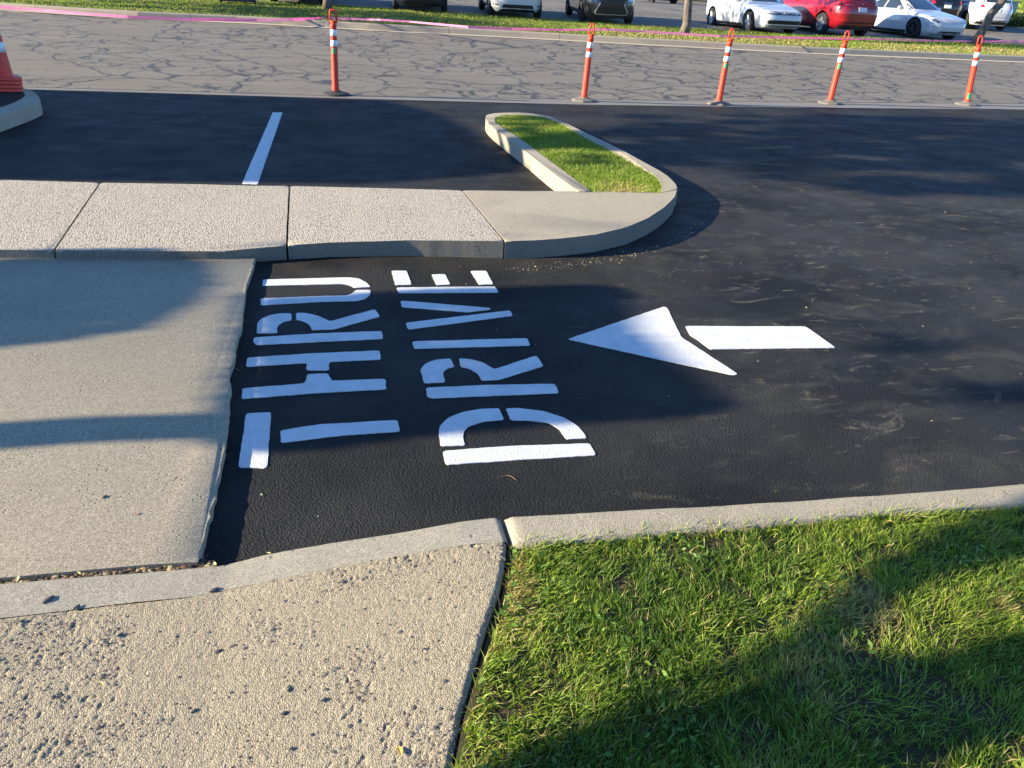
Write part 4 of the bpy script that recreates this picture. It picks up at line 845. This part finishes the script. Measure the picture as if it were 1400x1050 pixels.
def wheel(parent, x, y, r, sg, rimmat, spokes):
    w = empty('wheel', (x, y, r)); w.parent = parent
    bm = bmesh.new(); hw = .105
    lathe(bm, [(r*.66, -hw), (r*.90, -hw), (r*.98, -hw*.75), (r, -hw*.4), (r, hw*.4), (r*.98, hw*.75), (r*.90, hw), (r*.66, hw)], 32, 'X'); bmobj('tyre', bm, M['tyre'], w, True)
    bm = bmesh.new(); o_ = sg*hw*.75
    lathe(bm, [(r*.67, o_), (r*.63, o_), (r*.60, o_-sg*.05), (r*.2, o_-sg*.055), (0.001, o_-sg*.05)], 32, 'X')
    for k in range(spokes):
        t = 2*math.pi*k/spokes
        for dt in (-.12, .12):
            a = Vector((o_-sg*.005, math.cos(t)*r*.10, math.sin(t)*r*.10)); b = Vector((o_-sg*.002, math.cos(t+dt)*r*.64, math.sin(t+dt)*r*.64)); tube(bm, [a, b], [.018, .014], 5)
    lathe(bm, [(r*.14, o_-.01), (r*.14, o_+sg*.006), (.001, o_+sg*.01)], 12, 'X')
    bmobj('rim', bm, rimmat, w)
    return w
def car(label, cat, mat, sp, x, y, rz=0., rear=False, rim=None, r=.33, axles=(-1.38, 1.33), dark=None, W=1., style='', L=1., group=None, spokes=5, n=5.5, pitch=.045):
    z = lot_z(y); root = empty('parked_car' if cat == 'car' else 'parked_suv', (x, y, z+.0), rz+(math.pi if rear else 0)); tag(root, label, cat, 'cars parked beyond the verge')
    if y > 28 and pitch: root.rotation_euler[0] = pitch*(-1 if rear else 1)
    sp = dict(sp); sp = {k: ([(a, b*(W if k == 'w' else L)) for a, b in v_] if k != 'top' else v_) for k, v_ in sp.items()}
    B = Body(sp, n); suv = sp['top'] > 1.5
    body = bmobj('body', B.mesh(), [mat, M['blackp']], root, True)
    bmc = bmesh.new()
    for ya in axles:
        for sg in (-1, 1):
            bmesh.ops.create_cone(bmc, cap_ends=True, segments=32, radius1=r+.055, radius2=r+.055, depth=.42, matrix=Matrix.Translation((sg*(sp_w(sp)-.02), ya, r+.01)) @ Matrix.Rotation(math.pi/2, 4, 'Y'))
    bmesh.ops.recalc_face_normals(bmc, faces=bmc.faces)
    me = bpy.data.meshes.new('cut'); bmc.to_mesh(me); bmc.free(); me.materials.append(M['blackp']); cut = bpy.data.objects.new('cut', me); COL.objects.link(cut); cut.parent = root
    md = body.modifiers.new('b', 'BOOLEAN'); md.operation = 'DIFFERENCE'; md.solver = 'EXACT'; md.object = cut; md.material_mode = 'TRANSFER'
    BOOL.append((body, cut))
    wx = sp_w(sp)-.10
    for ya in axles:
        for sg in (-1, 1): wheel(root, sg*wx, ya, r, sg, rim or M['rim'], spokes)
    wl = sp['w'][4][1]
    bz = .96 if not suv else 1.12; tz = sp['top']-.10
    fy = lambda zz: B.at(zz)[0]; ry = lambda zz: B.at(zz)[1]
    ww = lambda zz: B.at(zz)[2]
    patch(B, 'windshield', 'f', [(-ww(bz)*.90, bz+.01), (ww(bz)*.90, bz+.01), (ww(tz)*.86, tz), (-ww(tz)*.86, tz)], M['glass'], root, .005)
    patch(B, 'rear_window', 'r', [(-ww(bz)*.86, bz+.05), (ww(bz)*.86, bz+.05), (ww(tz)*.82, tz), (-ww(tz)*.82, tz)], M['glass'], root, .005)
    for s_ in 'lr_'[:2]:
        face = 'l' if s_ == 'l' else 'x'
        f0, r0 = fy(bz), ry(bz); f1, r1 = fy(tz), ry(tz)
        a0, a1, b1, b0 = f0+.35, r0-.45, r1-.30, f1+.22; m0 = (a0+a1)/2-.05
        patch(B, 'side_window', face, [(a0, bz), (m0-.03, bz), (m0-.03, tz), (b0, tz)], M['glass'], root, .004)
        patch(B, 'side_window', face, [(m0+.03, bz), (a1, bz), (b1, tz), (m0+.03, tz)], M['glass'], root, .004)
        bm = bmesh.new(); sg = -1 if s_ == 'l' else 1; c = B.P(face, a0+.12, bz+.03, .11); bmesh.ops.create_uvsphere(bm, u_segments=12, v_segments=8, radius=1, matrix=Matrix.Translation(c) @ Matrix.Diagonal((.11, .06, .075, 1))); bmobj('mirror', bm, mat, root, True)
        patch(B, 'sill', face, rect(axles[0]+r+.1, axles[1]-r-.1, sp['f'][0][0]+.005, sp['f'][0][0]+.09), M['blackp'], root, .008)
        for yy in (m0,):
            patch(B, 'door_gap', face, rect(yy-.006, yy+.006, .32, bz-.02), M['blackp'], root, .001, .01)
        for yy in (m0-.28, m0+.62):
            patch(B, 'door_handle', face, rect(yy-.09, yy+.09, bz-.15, bz-.125), mat if suv else M['chrome'], root, .03, .0)
    return root, B, mat
BOOL = []
def sp_w(sp): return max(p[1] for p in sp['w'])
def bars(B, root, face, a0, a1, z0, z1, n_, mat, th=.012, taper=0.):
    for k in range(n_):
        z = z0+(z1-z0)*(k+.5)/n_; patch(B, 'grille_bar', face, rect(a0, a1, z-th/2, z+th/2), mat, root, .016, .0)
# white sedan, front three quarter
root, B, m = car('white sedan with chrome grille bars and round emblem, left of the red car', 'car', M['carwhite'], SEDAN, 15.40, 28.05, .02, spokes=5, pitch=.0)
patch(B, 'grille', 'f', [(-.42, .60), (.42, .60), (.46, .70), (-.46, .70)], M['blackp'], root, .008); bars(B, root, 'f', -.43, .43, .605, .70, 2, M['chrome'])
for sg in (-1, 1):
    patch(B, 'headlight', 'f', sorted_poly if False else [(sg*.46, .605), (sg*.84, .64), (sg*.86, .73), (sg*.47, .705)], M['lamp'], root, .010); patch(B, 'headlight_surround', 'f', [(sg*.45, .60), (sg*.80, .625), (sg*.80, .65), (sg*.45, .63)], M['blackp'], root, .013)
patch(B, 'air_intake', 'f', [(-.70, .31), (.70, .31), (.58, .43), (-.58, .43)], M['blackp'], root, .006); patch(B, 'bumper_strip', 'f', rect(-.72, .72, .275, .29), M['chrome'], root, .012)
patch(B, 'lower_lip', 'f', rect(-.74, .74, .235, .262), M['blackp'], root, .008)
em = empty('emblem', B.P('f', 0, .652, .022)); em.parent = root
bm = bmesh.new(); tube(bm, [(.062*math.cos(t), 0, .062*math.sin(t)) for t in np.linspace(0, 2*math.pi, 25)], .006, 6); bmobj('ring', bm, M['chrome'], em)
bm = bmesh.new(); tube(bm, [(-.026, 0, .054), (0, 0, .008), (.026, 0, .054)], .005, 5); tube(bm, [(-.052, 0, .026), (-.028, 0, -.045), (0, 0, .0), (.028, 0, -.045), (.052, 0, .026)], .005, 5); bmobj('letters', bm, M['chrome'], em)
# red suv, seen from behind
root, B, m = car('red hatchback suv showing its tail and licence plate, parked between two white sedans', 'suv', M['carred'], SUV, 18.45, 28.3, .03, rear=True, spokes=5, r=.36, pitch=0)
patch(B, 'rear_diffuser', 'r', [(-.80, .23), (.80, .23), (.66, .46), (-.66, .46)], M['blackp'], root, .012); patch(B, 'licence_plate', 'r', rect(-.16, .16, .80, .94), M['plate'], root, .016)
for sg in (-1, 1): patch(B, 'tail_light', 'r', [(sg*.50, .99), (sg*.88, .98), (sg*.88, 1.08), (sg*.55, 1.06)], M['tail'], root, .012); patch(B, 'reflector', 'r', rect(min(sg*.62, sg*.80), max(sg*.62, sg*.80), .50, .53), M['tail'], root, .010)
patch(B, 'lettering_strip', 'r', rect(.38, .66, .985, 1.0), M['chrome'], root, .018)
patch(B, 'tailgate_gap', 'r', rect(-.80, .80, .60, .61), M['blackp'], root, .002, .01)
patch(B, 'badge', 'r', rect(-.03, .03, 1.03, 1.06), M['chrome'], root, .012)
# white electric sedan
root, B, m = car('white smooth nosed sedan with slim headlights and no grille, right of the red car', 'car', M['carwhite'], SEDAN, 22.4, 28.5, .04, spokes=6, rim=M['rimd'], pitch=0., W=1.02)
for sg in (-1, 1): patch(B, 'headlight', 'f', [(sg*.52, .60), (sg*.62, .575), (sg*.86, .70), (sg*.82, .755)], M['glass'], root, .010); patch(B, 'air_slot', 'f', [(sg*.62, .42), (sg*.82, .46), (sg*.82, .49), (sg*.60, .45)], M['blackp'], root, .006)
patch(B, 'air_intake', 'f', [(-.52, .23), (.52, .23), (.45, .30), (-.45, .30)], M['blackp'], root, .008)
# dark luxury suv with spindle grille
lx, rx = D['w']['lex']
root, B, m = car('dark grey suv with a large hourglass grille, nose to the verge', 'suv', M['cargrey'], SUV, (lx[0]+rx[0])/2+.10, 29.6, -.12, spokes=5, rim=M['rimd'], pitch=.04)
patch(B, 'grille', 'f', [(-.52, .34), (.52, .34), (.56, .40), (.40, .68), (.48, .88), (-.48, .88), (-.40, .68), (-.56, .40)], M['blackp'], root, .010)
for k in range(15):
    a = -.42+.84*k/14; patch(B, 'grille_bar', 'f', [(a*1.15-.008, .38), (a*1.15+.008, .38), (a*.86+.008, .68), (a*.86-.008, .68)], M['cargrey'], root, .018, 0)
patch(B, 'grille_frame', 'f', [(-.56, .32), (.56, .32), (.54, .345), (-.54, .345)], M['carsilver'], root, .022)
for sg in (-1, 1):
    patch(B, 'grille_frame', 'f', [(sg*.54, .33), (sg*.58, .40), (sg*.42, .69), (sg*.40, .68), (sg*.55, .40)], M['carsilver'], root, .022)
    patch(B, 'headlight', 'f', [(sg*.54, .74), (sg*.84, .80), (sg*.86, .90), (sg*.56, .84)], M['lamp'], root, .010)
    patch(B, 'side_vent', 'f', [(sg*.66, .36), (sg*.84, .42), (sg*.80, .60), (sg*.74, .58)], M['blackp'], root, .008)
# white suv
wl_, wr_ = D['w']['wsuv']
root, B, m = car('white suv with a dark wide lower intake, left of the dark grey suv', 'suv', M['carwhite'], SUV, (wl_[0]+wr_[0])/2-.0, 30.3, -.08, spokes=5, pitch=.045)
patch(B, 'lower_intake', 'f', [(-.60, .27), (.60, .27), (.50, .46), (-.50, .46)], M['blackp'], root, .012); patch(B, 'grille', 'f', [(-.40, .64), (.40, .64), (.52, .84), (-.52, .84)], M['blackp'], root, .012)
bars(B, root, 'f', -.42, .42, .64, .84, 4, M['chrome'])
patch(B, 'skid_plate', 'f', rect(-.62, .62, .225, .27), M['blackp'], root, .010)
for sg in (-1, 1): patch(B, 'headlight', 'f', [(sg*.54, .74), (sg*.84, .78), (sg*.86, .88), (sg*.56, .85)], M['lamp'], root, .010); patch(B, 'fog_lamp', 'f', [(sg*.68, .40), (sg*.82, .42), (sg*.82, .47), (sg*.68, .45)], M['blackp'], root, .008)
# dark pick-up like suvs at left
dl, dr = D['w']['dark']
for cx_, cy_, mm, lb in (((dl[0]+dr[0])/2, 30.9, M['carblue'], 'dark blue suv in shade, second bumper from the left along the verge'), (-.45, 31.6, M['carblack'], 'black suv in shade behind the scuffed orange post, leftmost bumper')):
    root, B, m = car(lb, 'suv', mm, SUV, cx_, cy_, -.10, spokes=6, pitch=.045, r=.37)
    patch(B, 'grille', 'f', [(-.45, .58), (.45, .58), (.50, .86), (-.50, .86)], M['blackp'], root, .012); bars(B, root, 'f', -.45, .45, .58, .86, 4, M['chrome'])
    patch(B, 'lower_intake', 'f', [(-.66, .27), (.66, .27), (.56, .46), (-.56, .46)], M['blackp'], root, .012)
    for sg in (-1, 1): patch(B, 'headlight', 'f', [(sg*.54, .72), (sg*.84, .76), (sg*.86, .88), (sg*.56, .85)], M['lamp'], root, .010)
# second row seen from behind
def tail(lb, mm, x, y, rz, lampc=M['tail'], W=1., r=.36):
    root, B, m = car(lb, 'suv', mm, SUV, x, y, rz, rear=True, spokes=5, rim=M['rimd'], r=r, pitch=.03, W=W)
    patch(B, 'licence_plate', 'r', rect(-.16, .16, .78, .92), M['plate'], root, .016)
    patch(B, 'rear_bumper', 'r', rect(-.80, .80, .26, .44), M['blackp'], root, .014)
    patch(B, 'bumper_gap', 'r', rect(-.84, .84, .56, .572), M['blackp'], root, .002)
    for sg in (-1, 1): patch(B, 'tail_light', 'r', [(sg*.56, .96), (sg*.90, .94), (sg*.90, 1.12), (sg*.60, 1.06)], lampc, root, .014)
    patch(B, 'lettering_strip', 'r', rect(-.22, .22, .975, 1.005), M['chrome'], root, .014)
    return root
tail('black suv seen from behind with red tail light, beyond the smooth white sedan', M['carblack'], 29.1, 36.1, -.25)
tail('white suv seen from behind, partly hidden by the leaning tree trunk', M['carwhite'], 30.9, 34.9, -.30)
tail('dark suv far across the lot, seen above the open asphalt left of the trunk', M['carblue'], 21.3, 52.2, .2)
# resolve arches
bpy.context.view_layer.update(); dg = bpy.context.evaluated_depsgraph_get(); res = []
for body, cut in BOOL:
    me = bpy.data.meshes.new_from_object(body.evaluated_get(dg)); res.append((body, me))
for (body, me), (_, cut) in zip(res, BOOL):
    body.modifiers.clear(); body.data = me; cm = cut.data; bpy.data.objects.remove(cut); bpy.data.meshes.remove(cm)
    try: me.set_sharp_from_angle(angle=math.radians(40))
    except Exception: pass

# low dark box on the verge at left
ub = empty('utility_box', (-2.45, 28.6, .55)); tag(ub, 'low dark framed box at the back of the verge, left of the first cars', 'utility box')
M['boxd'] = simple('dark_blue_metal', (.02, .03, .045), .5)
bm = bmesh.new(); box(bm, (0, .2, .32), (1.0, .45, .46)); bmobj('cabinet', bm, M['boxd'], ub)
for a in (-.52, .52): bm = bmesh.new(); box(bm, (a, .0, .25), (.07, .07, .6)); bmobj('leg', bm, M['blackp'], ub)
bm = bmesh.new(); box(bm, (0, -.03, .13), (.95, .04, .05)); bmobj('rail', bm, M['boxd'], ub)

# hedge, far lawn and pale sign box at the right end of the lot
hd = empty('hedge', (34.3, 37.2, .9)); tag(hd, 'dark clipped hedge at the right end of the parking lot', 'hedge')
q = np.column_stack([33.0+RNG.random(14000)*7, 36.5+RNG.random(14000)*2.5, .9+RNG.random(14000)**.8*.62]); q -= np.array(hd.location)
leaf_quads('foliage', q, .055, (.02, .045, .012), (.05, .085, .02), M['leaf'], hd)
q = np.column_stack([30+RNG.random(30000)*40, 44+RNG.random(30000)*20]); zz = .95+np.clip((q[:, 1]-44)/20, 0, 1)*2.2
o = blades('grass', np.column_stack([q, zz]), (.12, .3), .12, M['blade'], (.2, .1)); tag(o, 'sunlit grass bank beyond the parking lot at the right', kind='stuff')
o = mesh('grass_bank', [(30, 44, .93), (70, 44, .93), (70, 64, 3.1), (30, 64, 3.1), (30, 90, 3.1), (70, 90, 3.1)], [(0, 1, 2, 3), (3, 2, 5, 4)], M['thatch']); tag(o, 'sloping ground under the far grass bank', kind='structure')
bm = bmesh.new(); box(bm, (0, 0, .55), (1.6, .9, 1.1)); box(bm, (0, 0, 1.13), (1.7, 1.0, .08)); M['palebox'] = simple('pale_green_metal', (.34, .38, .33), .6); o = bmobj('transformer_box', bm, M['palebox']); o.location = (37.2, 40.2, .93); tag(o, 'pale grey green transformer box behind the dark hedge', 'transformer box')
